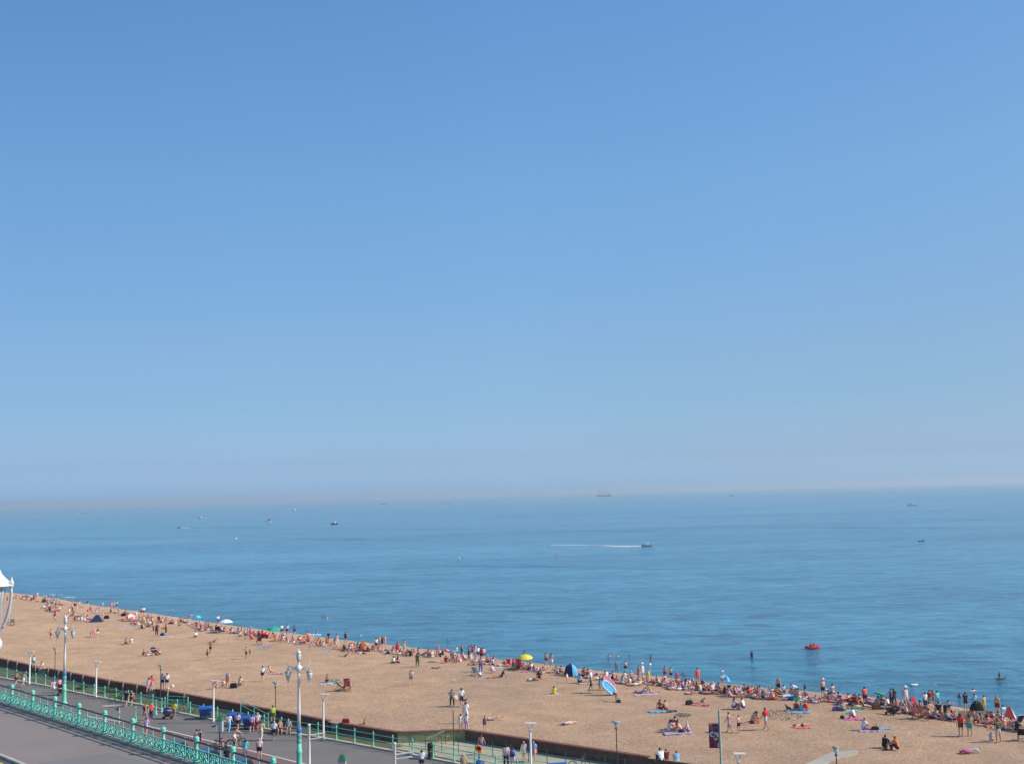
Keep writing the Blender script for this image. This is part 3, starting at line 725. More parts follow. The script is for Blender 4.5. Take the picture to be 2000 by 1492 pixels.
# ---- lamps
def victorian_lamp(loc, H=9.35, label='', sc=1.0, yaw=0, top_lantern=True):
    r = thing('seafront_lamp', loc, yaw, label, 'lamp post', 'ornate three lantern seafront lamp posts')
    r.scale = (sc,)*3
    k = H/9.35
    MB().lathe([(.34,0),(.34,.25),(.27,.32),(.23,.5),(.21,1.5),(.25,1.6),(.25,1.72),(.19,1.8),(.18,2.3)], 12).obj('pedestal', M_GREEN, r, True)
    MB().lathe([(.18,2.302),(.23,2.38),(.20,2.5),(.17,2.55),(.20,2.75),(.23,2.9),(.18,3.05),(.14,3.12)], 12).obj('fluted_collar', mat('paint_bluish_green', (.16,.36,.36), .5), r, True)
    MB().lathe([(.19,3.122),(.21,3.2),(.21,3.42),(.17,3.5)], 12).obj('blue_band', mat('paint_band_blue', (.06,.20,.55), .5), r, True)
    MB().lathe([(.135,3.502),(.125,5.0),(.10,6.9),(.16,6.95),(.16,7.0),(.10,7.05),(.09,7.4),(.12,7.45),(.09,7.55)], 12).obj('shaft', M_WHITE, r, True)
    mb = MB()
    mb.lathe([(.085,7.552),(.12,7.7),(.24,7.85),(.26,7.98),(.20,8.12),(.09,8.22),(.07,8.32),(.13,8.38),(.06,8.42)], 10)
    o = mb.obj('head_boss', M_WHITE, r, True)
    for g in (-1, 1):
        mb = MB()
        mb.tube([(0,0,7.75),(g*.25,0,7.95),(g*.5,0,8.02),(g*.72,0,8.12),(g*.84,0,8.10),(g*.84,0,8.0)], [.07,.06,.05,.045,.045,.03], 6)
        mb.tube([(g*.15+.16*g*math.cos(R(q)), 0, 7.95+.16*math.sin(R(q))) for q in range(0,360,40)], .035, 5, closed=True)
        mb.tube([(g*.45+.10*g*math.cos(R(q)), 0, 7.90+.10*math.sin(R(q))) for q in range(0,360,45)], .03, 5, closed=True)
        mb.tube([(g*.84,0,8.1),(g*.86,0,8.5)], [.03,.012], 5)
        o = mb.obj('bracket_arm', M_WHITE, r, True); o['kind'] = 'stuff'; del o['kind']
        lan = MB().lathe([(.05,7.0),(.16,7.22),(.22,7.46),(.235,7.62)], 10, T3(g*.84,0,0)).obj('lantern_glass', M_GLASS, r, True)
        MB().lathe([(.25,7.622),(.24,7.68),(.16,7.76),(.07,7.84),(.05,7.98)], 10, T3(g*.84,0,0)).obj('lantern_cap', mat('lantern_cap_green', (.28,.33,.31), .5), lan, True)
        MB().lathe([(.012,6.86),(.035,6.92),(.052,6.998)], 8, T3(g*.84,0,0)).obj('lantern_finial', M_STEEL, lan, True)
    lan = MB().lathe([(.10,8.44),(.17,8.7),(.20,8.95),(.15,9.1)], 10).obj('lantern_glass', M_GLASS, r, True)
    MB().lathe([(.21,9.102),(.16,9.2),(.07,9.28),(.04,9.35),(.01,9.45)], 10).obj('lantern_cap', M_WHITE, lan, True)
    return r
p = on_z(584.5, 1510, 3.0); victorian_lamp(p, label='tall ornate white lamp post with green base and blue band, right of the promenade walkers', yaw=-3)
p = on_z(125, 1377, 3.0); victorian_lamp(p, label='farther ornate white lamp post rising from behind the railing at the left', yaw=-3)
# big lantern cut by the left frame edge: lamp on the upper pavement
def big_lamp():
    D = 27.0; q = at_depth(-13, 1200, D)
    r = thing('upper_lamp', (q.x, q.y, 10.0), 0, 'large pale lantern with curved frame arm cut by the left picture edge', 'lamp post')
    k = D/F   # metres per photo pixel here
    def h(py): return at_depth(-13, py, D).z - 10.0
    MB().lathe([(.30,0),(.28,.3),(.17,.5),(.14,2.5),(.11,2.6),(.08,h(1330)-.1),(.13,h(1330)),(.05,h(1300))], 12).obj('shaft', M_WHITE, r, True)
    # four curved frame arms carrying the cap
    for a0 in (0, 90, 180, 270):
        z0, z1, z2, z3 = h(1250), h(1225), h(1195), h(1146)
        rr = 33*k
        pts = [(.06*math.cos(R(a0)),.06*math.sin(R(a0)),z0),(.62*rr*math.cos(R(a0)),.62*rr*math.sin(R(a0)),z1),(1.1*rr*math.cos(R(a0)),1.1*rr*math.sin(R(a0)),z2),(rr*math.cos(R(a0)),rr*math.sin(R(a0)),z3)]
        P = []
        for i in range(13):
            t_ = i/12; n_ = 3; b3 = [(1-t_)**3, 3*t_*(1-t_)**2, 3*t_*t_*(1-t_), t_**3]
            P.append(sum((Vector(pts[j])*b3[j] for j in range(4)), Vector((0,0,0))))
        MB().tube(P, [.045]*9+[.035]*4, 7).obj('frame_arm', mat('paint_grey_lilac', (.50,.48,.52), .5), r, True)
        x_, y_ = rr*math.cos(R(a0)), rr*math.sin(R(a0))
        MB().lathe([(.055,z3-.02),(.06,z3+.05),(.035,z3+.07),(.03,z3+.12)], 8, T3(x_,y_,0)).obj('corner_bracket', M_WHITE, r, True)
        MB().lathe([(.05,h(1143)),(.055,h(1138)),(.02,h(1132)),(.004,h(1127))], 8, T3(x_*1.03,y_*1.03,0)).obj('corner_finial', M_WHITE, r, True)
    g = MB().lathe([(10*k,h(1240)),(17*k,h(1180)),(24*k,h(1146))], 14).obj('lantern_glass', mat('lantern_glass_clear', (.55,.55,.50), .15), r, True)
    MATS['lantern_glass_clear'].node_tree.nodes['Principled BSDF'].inputs['Alpha'].default_value = .38
    MB().lathe([(35*k,h(1145)),(35.5*k,h(1143)),(29*k,h(1138)),(21*k,h(1130)),(14*k,h(1122)),(10*k,h(1113)),(6*k,h(1098)),(3*k,h(1084)),(1*k,h(1070))], 16).obj('lantern_cap', M_WHITE, r, True)
    MB().ball((0,0,h(1258)), 17*k, 12).obj('globe', M_WHITE, r, True)
big_lamp()

def modern_lamp(px, py, H=3.85, label='', base=None, yaw=0):
    p = base if base is not None else on_z(px, py, 3.12)
    r = thing('promenade_lamp', p, yaw, label, 'lamp post', 'white promenade lamp posts with flat T shaped heads')
    MB().lathe([(.13,0),(.13,.12),(.085,.16),(.085,H-.75),(.075,H-.7)], 10).obj('post', M_WHITE, r, True)
    MB().tube([(0,0,H-.71),(.06,0,H-.5),(.16,0,H-.22),(.18,0,H-.06)], [.06,.05,.04,.03], 6).obj('bracket_arm', M_WHITE, r, True)
    MB().tube([(-.02,0,H-.66),(-.10,0,H-.4),(-.22,0,H-.06)], [.03,.02,.018], 5).obj('bracket_arm', M_STEEL, r, True)
    MB().box(-.50,.30,-.16,.16,H-.055,H, RY(3)).obj('reflector_plate', M_WHITE, r)
    MB().lathe([(.05,H-.60),(.07,H-.52),(.04,H-.46)], 8, T3(-.05,0,0)).obj('lamp_bulb', M_GLASS, r, True)
def edge_pt(px, z=3.12, dy=0):   # nearest kerb-line point under a picture column
    py = float(np.interp(px, [q[0] for q in EDGE_PX], [q[1] for q in EDGE_PX])) + 2 + dy
    return on_z(px, py, z)
for px, lab in ((57.5,'white T headed lamp post behind the couple walking at the far left'),(187.5,'white T headed lamp post between the two blue bike stands at left'),(417,'white T headed lamp post touching the leftmost blue bin'),(632,'white T headed lamp post just right of the big ornate lamp')):
    modern_lamp(px, 0, label=lab, base=edge_pt(px, 3.12, {57.5:1, 187.5:0, 417:2, 632:0}[px]), yaw=-4)
def at_top(px, py, ztop, zbase):
    q = on_z(px, py, ztop); return Vector((q.x, q.y, zbase))
modern_lamp(0,0,label='white T headed lamp post in front of the two women by the dark wall', base=at_top(1035,1411,6.97,3.12), yaw=8)
modern_lamp(0,0,label='white T headed lamp post at the bottom edge right of the banner pole', base=at_top(1441,1470,6.97,3.12), yaw=10)

def arm_post(px, py, ztop, label):
    r = thing('gate_post', at_top(px, py, ztop, 3.0), 0, label, 'post')
    H = ztop-3.0
    MB().lathe([(.14,0),(.14,.1),(.11,.15),(.105,H-.12),(.125,H-.1),(.125,H-.02),(.05,H)], 10).obj('post', M_WHITE, r, True)
    for z, dz in ((H-.85,.14), (H-1.15,.14)):
        MB().tube([(.09,0,z),(1.22,0,z+dz)], .062, 8).obj('crossbar', M_WHITE, r)
arm_post(603.5, 1413, 6.9, 'thick white post with two short crossbars left of the green lantern stand')
arm_post(770.5, 1449, 6.9, 'thick white post with two short crossbars in front of the paved recess')

def small_lamp(px, py, H, label, z=2.6, spread=.35):
    r = thing('path_lamp', at_top(px, py, z+H, z), 0, label, 'lamp post', 'thin dark lamp posts with flat glass heads on the path')
    MB().lathe([(.075,0),(.075,.3),(.045,.34),(.035,H-.65),(.09,H-.6),(.10,H-.55),(.04,H-.5)], 8).obj('pole', M_DARK, r, True)
    MB().lathe([(.05,H-.498),(.13,H-.36),(.20,H-.10)], 10).obj('lantern_glass', M_GLASS, r, True)
    MB().lathe([(spread,H-.098),(spread*.9,H-.05),(.08,H)], 10).obj('lantern_cap', mat('lamp_cap_grey', (.30,.33,.32), .5), r, True)
small_lamp(108,1264,3.9,'thin dark lamp post just left of the farther ornate lamp')
small_lamp(314,1297,3.9,'thin dark lamp post beside two standing men by the beach steps')
small_lamp(538,1330,3.9,'thin dark lamp post behind the person in yellow green top')
small_lamp(1203,1407,4.2,'thin dark lamp post in front of the long shaded wall')
small_lamp(1632,1456,4.3,'lantern head rising over the pale slipway at the bottom edge', 3.0, .24)
r_ = thing('plain_pole', at_top(885,1386,6.4,2.6), 0, 'plain thin dark green pole behind the railing near the black litter bin', 'pole')
MB().lathe([(.05,0),(.04,3.7),(.02,3.8)], 6).obj('shaft', mat('fence_dark_green',(0,0,0)), r_)
r_ = thing('information_pole', at_top(149,1344,5.6,3.0), 0, 'very thin grey pole on the promenade right of the left ornate lamp', 'pole')
MB().lathe([(.04,0),(.03,2.5),(.01,2.6)], 6).obj('shaft', M_STEEL, r_)

# ---- banner pole
def banner():
    r = thing('banner_pole', at_top(1404,1385,9.2,3.0), 0, 'grey green pole carrying a maroon banner at the lower right', 'banner')
    MB().lathe([(.16,0),(.16,.3),(.085,.4),(.075,6.1),(.05,6.2)], 10).obj('pole', mat('pole_grey_green', (.33,.38,.33), .5), r, True)
    Yd = r.location.y; k = Yd/F
    zt = at_depth(1404,1412,Yd).z-3.0; zb = at_depth(1404,1460,Yd).z-3.0
    for z in (zt, zb): MB().tube([(0,0,z),(-.78,0,z+.03)], .02, 6).obj('banner_arm', M_DARK, r)
    mb = MB(); n = 8; vs = []; H = zt-zb-.06
    for i in range(n+1):
        for j in range(13):
            vs.append((-.74+.66*i/n, .05*math.sin(i*.8+j*.35), zb+.03+H*j/12))
    nv = len(vs); vs += [(x, y+.012, z) for x, y, z in vs]
    fs = [(i*13+j, (i+1)*13+j, (i+1)*13+j+1, i*13+j+1) for i in range(n) for j in range(12)]
    fs += [tuple(nv+q for q in reversed(f)) for f in fs]
    rim = [i*13 for i in range(n+1)] + [n*13+j for j in range(1,13)] + [i*13+12 for i in range(n-1,-1,-1)] + [j for j in range(11,0,-1)]
    fs += [(rim[i], nv+rim[i], nv+rim[(i+1) % len(rim)], rim[(i+1) % len(rim)]) for i in range(len(rim))]
    mb.add(vs, fs); fl = mb.obj('banner_cloth', [mat('banner_maroon', (.24,.02,.05), .8), mat('banner_purple', (.17,.03,.10), .8)], r)
    for p_ in fl.data.polygons:
        if p_.center.z > zb + H*.72: p_.material_index = 1
    zc = zb + H*.56
    MG = mat('banner_print_grey', (.38,.42,.44), .8)
    def ring(cx, cz, ro, ri, m_, n=20):
        vs = []; fs = []
        for i in range(n):
            a = 2*math.pi*i/n; vs += [(cx+ro*math.cos(a), -.075, cz+ro*math.sin(a)), (cx+ri*math.cos(a), -.075, cz+ri*math.sin(a))]
        for i in range(n): j = (i+1) % n; fs.append((2*i, 2*j, 2*j+1, 2*i+1))
        return MB().add(vs, fs).obj('printed_ring', m_, fl)
    ring(-.55, zc+.06, .17, .06, MG); ring(-.30, zc-.02, .21, .07, MG); ring(-.30, zc-.20, .13, .04, MG)
    MB().add([(-.20,-.078,zb+.05),(-.11,-.078,zb+.05),(-.11,-.078,zb+.40),(-.20,-.078,zb+.28)],[(0,1,2,3)]).obj('printed_mark', MG, fl)
    for q in range(4):
        MB().add([(-.62+.13*q,-.078,zt-.20),(-.55+.13*q,-.078,zt-.20),(-.55+.13*q,-.078,zt-.30),(-.62+.13*q,-.078,zt-.30)],[(0,3,2,1)]).obj('printed_mark', mat('banner_print_lilac', (.16,.13,.26), .8), fl)
banner()

# ---- big blue bins
def blue_bin(px, py, yaw, label, w_=1.0):
    r = thing('wheelie_bin', on_z(px, py, 3.0), yaw, label, 'bin', 'large blue four wheeled bins', scale=.9)
    MB().frustum(.22, 1.10, (.56*w_,.42), (.66*w_,.52)).obj('body', M_BLUEP, r)
    for q in (-.4, -.13, .13, .4):
        MB().frustum(.26, 1.04, (.05,.03), (.05,.03), T3(q*w_, -.50, 0) @ RX(6)).obj('body_rib', M_BLUEP, r)
    mb = MB(); n = 8
    vs = []; 
    for i in range(n+1):
        a = math.pi*i/n; y = -.56*math.cos(a); z = 1.102+.24*math.sin(a)
        vs += [(-.70*w_, y, z), (.70*w_, y, z)]
    mb.add(vs, [(2*i, 2*i+1, 2*i+3, 2*i+2) for i in range(n)] + [tuple(2*i for i in range(n, -1, -1)), tuple(2*i+1 for i in range(n+1)), (0, 2*n, 2*n+1, 1)])
    mb.obj('lid', mat('plastic_lid_blue', (.02,.11,.40), .4), r)
    MB().box(-.75*w_,.75*w_,-.02,.02,.96,1.0, T3(0,-.56,0)).obj('rim_bar', M_BLUEP, r)
    MB().box(-.35,.35,-.02,.02,.26,.34, T3(0,-.47,0)).obj('label_plate', M_WHITE, r)
    for x in (-.45, .45):
        for y in (-.3, .3): MB().lathe([(.10,-.03),(.11,0),(.10,.03)], 10, T3(x*w_, y, .11) @ RY(90)).obj('wheel', M_RUB, r)
blue_bin(402,1403,8,'leftmost of the three big blue bins, standing by the white lamp post')
blue_bin(459,1417,-4,'middle of the three big blue bins with lid behind two walkers', 1.05)
blue_bin(489,1423,-4,'rightmost of the three big blue bins beside the maroon skirted woman')
r_ = thing('litter_bin', on_z(842,1481,3.0), 0, 'round topped black litter bin against the green railing', 'litter bin')
MB().lathe([(.30,0),(.30,.06),(.27,.08),(.28,.95)], 14).obj('body', M_DARK, r_, True); MB().lathe([(.30,.952),(.30,1.15),(.24,1.24),(.05,1.28)], 14).obj('hood', M_DARK, r_, True)
MB().lathe([(.302,.60),(.302,.66)], 14, cap=False).obj('trim_band', mat('paint_gold', (.45,.33,.08), .5), r_)
# bin lid at the bottom edge
blue_bin(1089,1522,10,'dark blue bin lid poking up at the bottom edge below the thin fence', 1.1)

# ---- bollards
def bollard(px, py, label, H=1.45):
    r = thing('bollard', on_z(px, py, 3.0), 0, label, 'bollard', 'tall conical green bollards')
    MB().lathe([(.16,0),(.16,.06),(.12,.10),(.10,.45),(.065,.55),(.05,H-.15),(.08,H-.1),(.08,H-.03),(.03,H)], 10).obj('shaft', M_GREEN, r, True)
bollard(264.5,1409,'conical green bollard standing alone left of the man in maroon top')
bollard(304.5,1395,'conical green bollard just right of the woman in red top')
bollard(315.5,1391,'conical green bollard nearest the tilted green barrier')
# thin marker
r_ = thing('information_post', on_z(233,1413,3.0), 0, 'thin pale post with small teal plate behind the upper railing', 'sign')
MB().lathe([(.04,0),(.04,1.5)], 6).obj('pole', M_WHITE, r_); MB().box(-.34,-.05,-.02,.02,1.28,1.5).obj('sign_plate', mat('sign_navy', (.08,.12,.25), .5), r_); MB().box(-.06,.14,-.045,-.02,.85,1.0).obj('sign_plate', M_GREEN, r_)
# tilted green barrier
r_ = thing('green_barrier', (0,0,0), 0, 'box shaped green pipe barrier with raised bars behind the yellow shirted man', 'barrier')
a = on_z(327,1381,3.12); b_ = on_z(367,1388,3.0); Hh = 1.35
for q in (a, b_): MB().lathe([(.06,0),(.05,Hh),(.02,Hh+.05)], 8, Matrix.Translation(q)).obj('post', M_GREEN, r_, True)
for z in (.55,.95,1.3): MB().tube([(a.x,a.y,a.z+z-.15),(b_.x,b_.y,b_.z+z+.1)], .03, 6).obj('bar', M_GREEN, r_)
# sloping green ramp rail behind the bins
r_ = thing('ramp_rail', (0,0,0), 0, 'green handrail sloping down behind the right blue bin', 'railing')
a = on_z(470,1393,3.2); b_ = on_z(524,1415,3.0)
for z in (.5,.95): MB().tube([(a.x,a.y,a.z+z+.35),(b_.x,b_.y,b_.z+z)], .03, 6).obj('rail', M_GREEN, r_)
for q in (a, (a+b_)/2, b_): MB().tube([(q.x,q.y,2.6),(q.x,q.y,q.z+1.15)], .035, 6).obj('post', M_GREEN, r_)
# pale drain cover
a = on_z(218,1378,3.006); o = MB().lathe([(1.0,0),(1.0,.03)], 14, sx=1.1, sy=.55).obj('drain_cover', M_CONC); o.location = (a.x,a.y,3.002); tag(o, 'pale flat oval drain cover on the promenade left of the walking couple', 'drain cover')

# ---- bicycles
def bicycle(pos, yaw, name, label, col='black', lean=0, big=1.0):
    r = thing(name, pos, yaw, label, 'bicycle'); r.scale = (big,)*3; r.rotation_euler = (0, R(lean), R(yaw))
    fm = cloth(col) if col else M_DARK
    for y, nm in ((-.52,'rear_wheel'),(.54,'front_wheel')):
        mb = MB(); mb.tube([(0, y+.33*math.cos(2*math.pi*i/20), .35+.33*math.sin(2*math.pi*i/20)) for i in range(20)], .034, 5, closed=True)
        wh = mb.obj(nm, M_RUB, r, True)
        mb = MB()
        for i in range(8): mb.tube([(0,y,.35),(0,y+.31*math.cos(math.pi*i/4),.35+.31*math.sin(math.pi*i/4))], .004, 3)
        o = mb.obj('spokes', M_STEEL, wh)
    mb = MB(); 
    for a, b2 in (((0,-.52,.35),(0,-.08,.32)),((0,-.52,.35),(0,-.20,.78)),((0,-.08,.32),(0,-.22,.86)),((0,-.08,.32),(0,.38,.76)),((0,-.20,.76),(0,.37,.82)),((0,.36,.86),(0,.54,.35))): mb.tube([a, b2], .018, 6)
    mb.obj('frame', fm, r)
    MB().tube([(-.25,.30,.98),(-.12,.38,.96),(.12,.38,.96),(.25,.30,.98)], .014, 5).obj('handlebar', M_STEEL, r)
    MB().tube([(0,.37,.84),(0,.38,.96)], .014, 5).obj('stem', M_STEEL, r)
    MB().frustum(.88,.94,(.05,.12),(.08,.14), T3(0,-.24,0)).obj('saddle', M_RUB, r)
    MB().tube([(-.10,-.08,.46),(-.06,-.08,.32),(.06,-.08,.32),(.10,-.08,.18)], .012, 5).obj('pedals', M_STEEL, r)
    return r
bicycle(on_z(364,1392,3.0), -75, 'bicycle', 'bicycle parked against the green barrier left of the first blue bin', 'grey')
bicycle(on_z(461,1459,3.0), -62, 'bicycle', 'bicycle being ridden by the bare chested man on the promenade', 'black', 0, 1.05)
bicycle(on_z(424,1465,3.0), -30, 'bicycle', 'dark bicycle left of the green lantern stand, leaning on it', 'black', 6)
bicycle(on_z(438,1462,3.0), -60, 'bicycle', 'pink bicycle right of the green lantern stand', 'pink', -5)
bicycle(on_z(1131,1502,2.6), -80, 'bicycle', 'bicycle parked at the bottom edge under the thin fence', 'grey')
for k, (px, lab) in enumerate(((228,'green bicycle leaning on the promenade railing behind the dark clad man'),(240,'second green bicycle leaning on the railing, nearer the dark clad man'))):
    bicycle(edge_pt(px, 3.12, -1), -50, 'bicycle', lab, 'green', 5)
# green lantern stands
def lantern_stand(base, H, label, dark=True):
    r = thing('lantern_stand', base, 0, label, 'lantern stand')
    MB().lathe([(.14,0),(.12,.2),(.06,.3),(.05,H-1.35),(.22,H-1.3)], 8).obj('stem', M_DARK, r, True)
    MB().box(-.24,.24,-.24,.24,H-1.30,H-.42).obj('glass_box', mat('stand_panel_pale', (.50,.52,.56), .25), r)
    for x in (-.25,.25):
        for y in (-.25,.25): MB().box(x-.02,x+.02,y-.02,y+.02,H-1.31,H-.40).obj('corner_bar', mat('paint_pale_green', (.45,.60,.50), .5), r)
    MB().frustum(H-.40,H-.16,(.30,.30),(.20,.20)).obj('crown', mat('paint_dark_green', (.03,.16,.08), .5), r)
    for a0 in range(0,360,60): MB().lathe([(.03,H-.16),(.02,H-.03),(.004,H+.05)], 5, T3(.17*math.cos(R(a0)),.17*math.sin(R(a0)),0)).obj('crown_spike', mat('paint_dark_green',(0,0,0)), r)
    MB().lathe([(.05,H-.158),(.03,H+.05),(.004,H+.25)], 6).obj('finial', mat('paint_dark_green',(0,0,0)), r)
lantern_stand(on_z(429,1462,3.0), 2.75, 'green topped lantern stand between two bicycles behind the upper railing')
lantern_stand(at_top(668,1469,5.9,3.0), 2.75, 'green topped lantern stand at the bottom edge right of the thick white post')
# buoy stand
r_ = thing('lifebuoy_stand', on_z(936,1497,3.0), 0, 'blue pole with an orange lifebuoy at the bottom edge', 'lifebuoy stand')
MB().lathe([(.42,0),(.42,.35),(.30,.45),(.12,.5)], 12).obj('base', M_BLUEP, r_, True); MB().lathe([(.05,.5),(.045,1.2)], 8).obj('pole', M_BLUEP, r_)
mb = MB(); mb.tube([(.22*math.cos(R(q)),0,1.38+.22*math.sin(R(q))) for q in range(0,360,30)], .08, 8, closed=True); mb.obj('lifebuoy', cloth('orange'), r_, True)
MB().box(-.2,.2,.02,.06,1.2,1.56).obj('backboard', cloth('maroon'), r_)

# ---- bench with sitters: dark trishaw-like bench group
r_ = thing('park_bench', on_z(560,1432,3.0), 12, 'long black slatted bench with two people behind the big ornate lamp', 'bench')
for k in range(4): MB().box(-1.1,1.1,-.25+.13*k,-.15+.13*k,.43,.47).obj('seat_slat', M_DARK, r_)
for k in range(3): MB().box(-1.1,1.1,.28+.03*k,.31+.03*k,.55+.14*k,.65+.14*k).obj('back_slat', M_DARK, r_)
for x in (-1.0, 1.0):
    for y in (-.2, .25): MB().box(x-.03,x+.03,y-.03,y+.03,0,.43).obj('leg', M_DARK, r_)
def bag(pos, yaw, label, col, s=1.0, cat='bag'):
    r = thing('bag', pos, yaw, label, cat, scale=s)
    mb = MB(); mb.frustum(0,.28,(.26,.15),(.22,.10)); mb.frustum(.28,.34,(.22,.10),(.15,.05)); mb.obj('body', cloth(col), r)
    MB().tube([(-.14,0,.30),(-.10,0,.46),(.10,0,.46),(.14,0,.30)], .015, 5).obj('handle', cloth(col), r); return r
def pushchair(pos, yaw, label, col='navy', s=1.0):
    r = thing('pushchair', pos, yaw, label, 'pushchair', scale=s)
    MB().frustum(.35,.60,(.17,.30),(.22,.38)).obj('seat', cloth(col), r)
    mb = MB(); vs = []
    for i in range(9):
        a = R(20+130*i/8)
        for x in (-.23,.23): vs.append((x, -.05-.36*math.cos(a), .62+.36*math.sin(a)))
    mb.add(vs, [(2*i,2*i+1,2*i+3,2*i+2) for i in range(8)] + [tuple(range(0,18,2)), tuple(range(17,0,-2))]); mb.obj('hood', cloth(col), r)
    MB().tube([(-.2,-.25,.1),(-.2,.30,.75),(-.2,.48,1.0),(.2,.48,1.0),(.2,.30,.75),(.2,-.25,.1)], .015, 5).obj('handle', M_STEEL, r)
    for x in (-.22,.22):
        for y in (-.3,.32): MB().lathe([(.10,-.02),(.11,0),(.10,.02)], 10, T3(x,y,.11) @ RY(90)).obj('wheel', M_RUB, r)
    MB().box(-.16,.16,-.2,.2,.18,.32).obj('basket', M_DARK, r); return r
pushchair(on_z(327,1403,3.0), -80, 'dark purple pushchair with pale hood beside the yellow shirted man', 'purple', 1.15)
pushchair(on_z(538,1430,3.0), -60, 'dark pushchair in front of the bench behind the yellow green shirt', 'black', 1.1)
pushchair(on_z(120,1357,3.0), -60, 'dark pushchair on the promenade just left of the ornate lamp', 'black', 1.1)
# parked cars seen through the railing
def car(pos, yaw, label):
    r = thing('parked_car', pos, yaw, label, 'car', 'blue cars glimpsed through the upper railing')
    body = mat('car_paint_blue', (.03,.075,.16), .25, .3)
    prof = [(-2.05,.35),(-2.1,.75),(-1.95,.92),(-1.0,.98),(1.9,.95),(2.1,.75),(2.05,.35)]
    vs = [(x, y, z) for y, sc in ((-.82,1),(.82,1)) for x, z in prof]; n = len(prof)
    MB().add(vs, [tuple(range(n)), tuple(reversed(range(n, 2*n)))] + [(i, i+n, (i+1) % n+n, (i+1) % n) for i in range(n)]).obj('body', body, r)
    gl = mat('car_glass', (.02,.025,.03), .05)
    MB().frustum(.985,1.36,(1.35,.74),(.95,.62), T3(.15,0,0)).obj('windows', gl, r)
    MB().frustum(1.362,1.42,(.97,.63),(.80,.55), T3(.15,0,0)).obj('roof', body, r)
    for x in (-1.3,1.3):
        for y in (-.80,.80):
            wh = MB().lathe([(.25,-.10),(.32,-.09),(.32,.09),(.25,.10)], 14, T3(x,y,.32) @ RX(90)).obj('wheel', M_RUB, r)
            MB().lathe([(.20,-.105),(.05,-.11),(.05,.11),(.20,.105)], 10, T3(x,y,.32) @ RX(90)).obj('hub_cap', M_STEEL, wh)
    for y in (-.6,.6): MB().box(2.04,2.11,y-.15,y+.15,.62,.76).obj('headlight', M_GLASS, r)
def car_at(px, py): return on_z(px, py, 4.42) - Vector((0,0,1.42))
car(car_at(397,1462), -45, 'blue parked car roof seen through the upper railing below the hugging couple')
car(car_at(462,1481), -45, 'blue parked car roof at the bottom edge left of the pink shirted old man')
car(car_at(337,1447), -45, 'blue parked car roof through the railing left of the hugging couple')

# ------------------------------------------------------------------ beach gear
NB = [0]
def parasol(px, py, r_m, H, cols, label, tilt=0, tdir=0, pole='white', foot=None):
    """px,py: foot of the pole"""
    p = foot if foot is not None else on_beach(px, py)
    r = thing('parasol', p, 0, label, 'parasol')
    T_ = Matrix.Translation((0,0,H*.8)) @ RZ(tdir) @ RY(tilt) @ Matrix.Translation((0,0,-H*.8))
    MB().tube([T_ @ Vector((0,0,H*.8)), T_ @ Vector((0,0,H))], .02, 6).obj('tip', cloth(pole), r)
    MB().tube([(0,0,-.1),(0,0,H*.8)], .022, 6).obj('pole', cloth(pole), r)
    n = 8
    for k in range(n):
        a0, a1 = 2*math.pi*k/n, 2*math.pi*(k+1)/n; vs = []
        for rr, z in ((.02,H),(.35*r_m,H-.07*r_m),(.7*r_m,H-.20*r_m),(r_m,H-.42*r_m)):
            for q in (0,.5,1): a = a0+(a1-a0)*q; s_ = 1-.045*math.sin(math.pi*q)*rr/r_m; vs.append(T_ @ Vector((rr*math.cos(a)*s_, rr*math.sin(a)*s_, z)))
        fs = [(i*3+j, (i+1)*3+j, (i+1)*3+j+1, i*3+j+1) for i in range(3) for j in range(2)]
        vs += [v - Vector((0,0,.012)) for v in vs]; fs += [tuple(12+q for q in reversed(f)) for f in fs]
        MB().add(vs, fs).obj('canopy_panel', cloth(cols[k % len(cols)]), r)
    return r
def tent(px, py, w_, h_, cols, label, yaw=0, name='beach_tent', cat='tent', n=6, sy=.85):
    r = thing(name, on_beach(px, py), yaw, label, cat)
    for k in range(n):
        a0, a1 = 2*math.pi*k/n, 2*math.pi*(k+1)/n; vs = []
        for j in range(6):
            t_ = j/5; rr = w_/2*math.sqrt(max(0, 1-t_**2.2)); z = h_*t_
            for q in (0,.5,1): a = a0+(a1-a0)*q; s_ = 1-.05*math.sin(math.pi*q); vs.append((rr*math.cos(a)*s_, rr*math.sin(a)*s_*sy, z))
        fs = [(i*3+j, i*3+j+1, (i+1)*3+j+1, (i+1)*3+j) for i in range(5) for j in range(2)]
        MB().add(vs, fs).obj('tent_panel', cloth(cols[k % len(cols)]), r)
    for k in range(n):
        a = 2*math.pi*k/n; P = [(w_/2*math.sqrt(max(0,1-(j/6)**2.2))*math.cos(a)*1.01, w_/2*math.sqrt(max(0,1-(j/6)**2.2))*math.sin(a)*sy*1.01, h_*j/6) for j in range(7)]
        MB().tube(P, .012, 4).obj('tent_pole', M_DARK, r)
    return r
def wedge_tent(px, py, w_, h_, c1, c2, label, yaw=0, name='beach_tent'):
    r = thing(name, on_beach(px, py), yaw, label, 'tent'); d = w_*.7
    top = [(-w_*.12, d*.2, h_), (w_*.12, d*.2, h_)]
    MB().add([(-w_/2,-d/2,0),(w_/2,-d/2,0),*top[::-1]], [(0,1,2,3)]).obj('front_panel', cloth(c1), r)
    MB().add([(w_/2,-d/2,0),(w_/2,d/2,0),top[1]], [(0,1,2)]).obj('side_panel', cloth(c2), r)
    MB().add([(-w_/2,d/2,0),(-w_/2,-d/2,0),top[0]], [(0,1,2)]).obj('side_panel', cloth(c1), r)
    MB().add([(w_/2,d/2,0),(-w_/2,d/2,0),*top], [(0,1,2,3)]).obj('back_panel', cloth(c2), r)
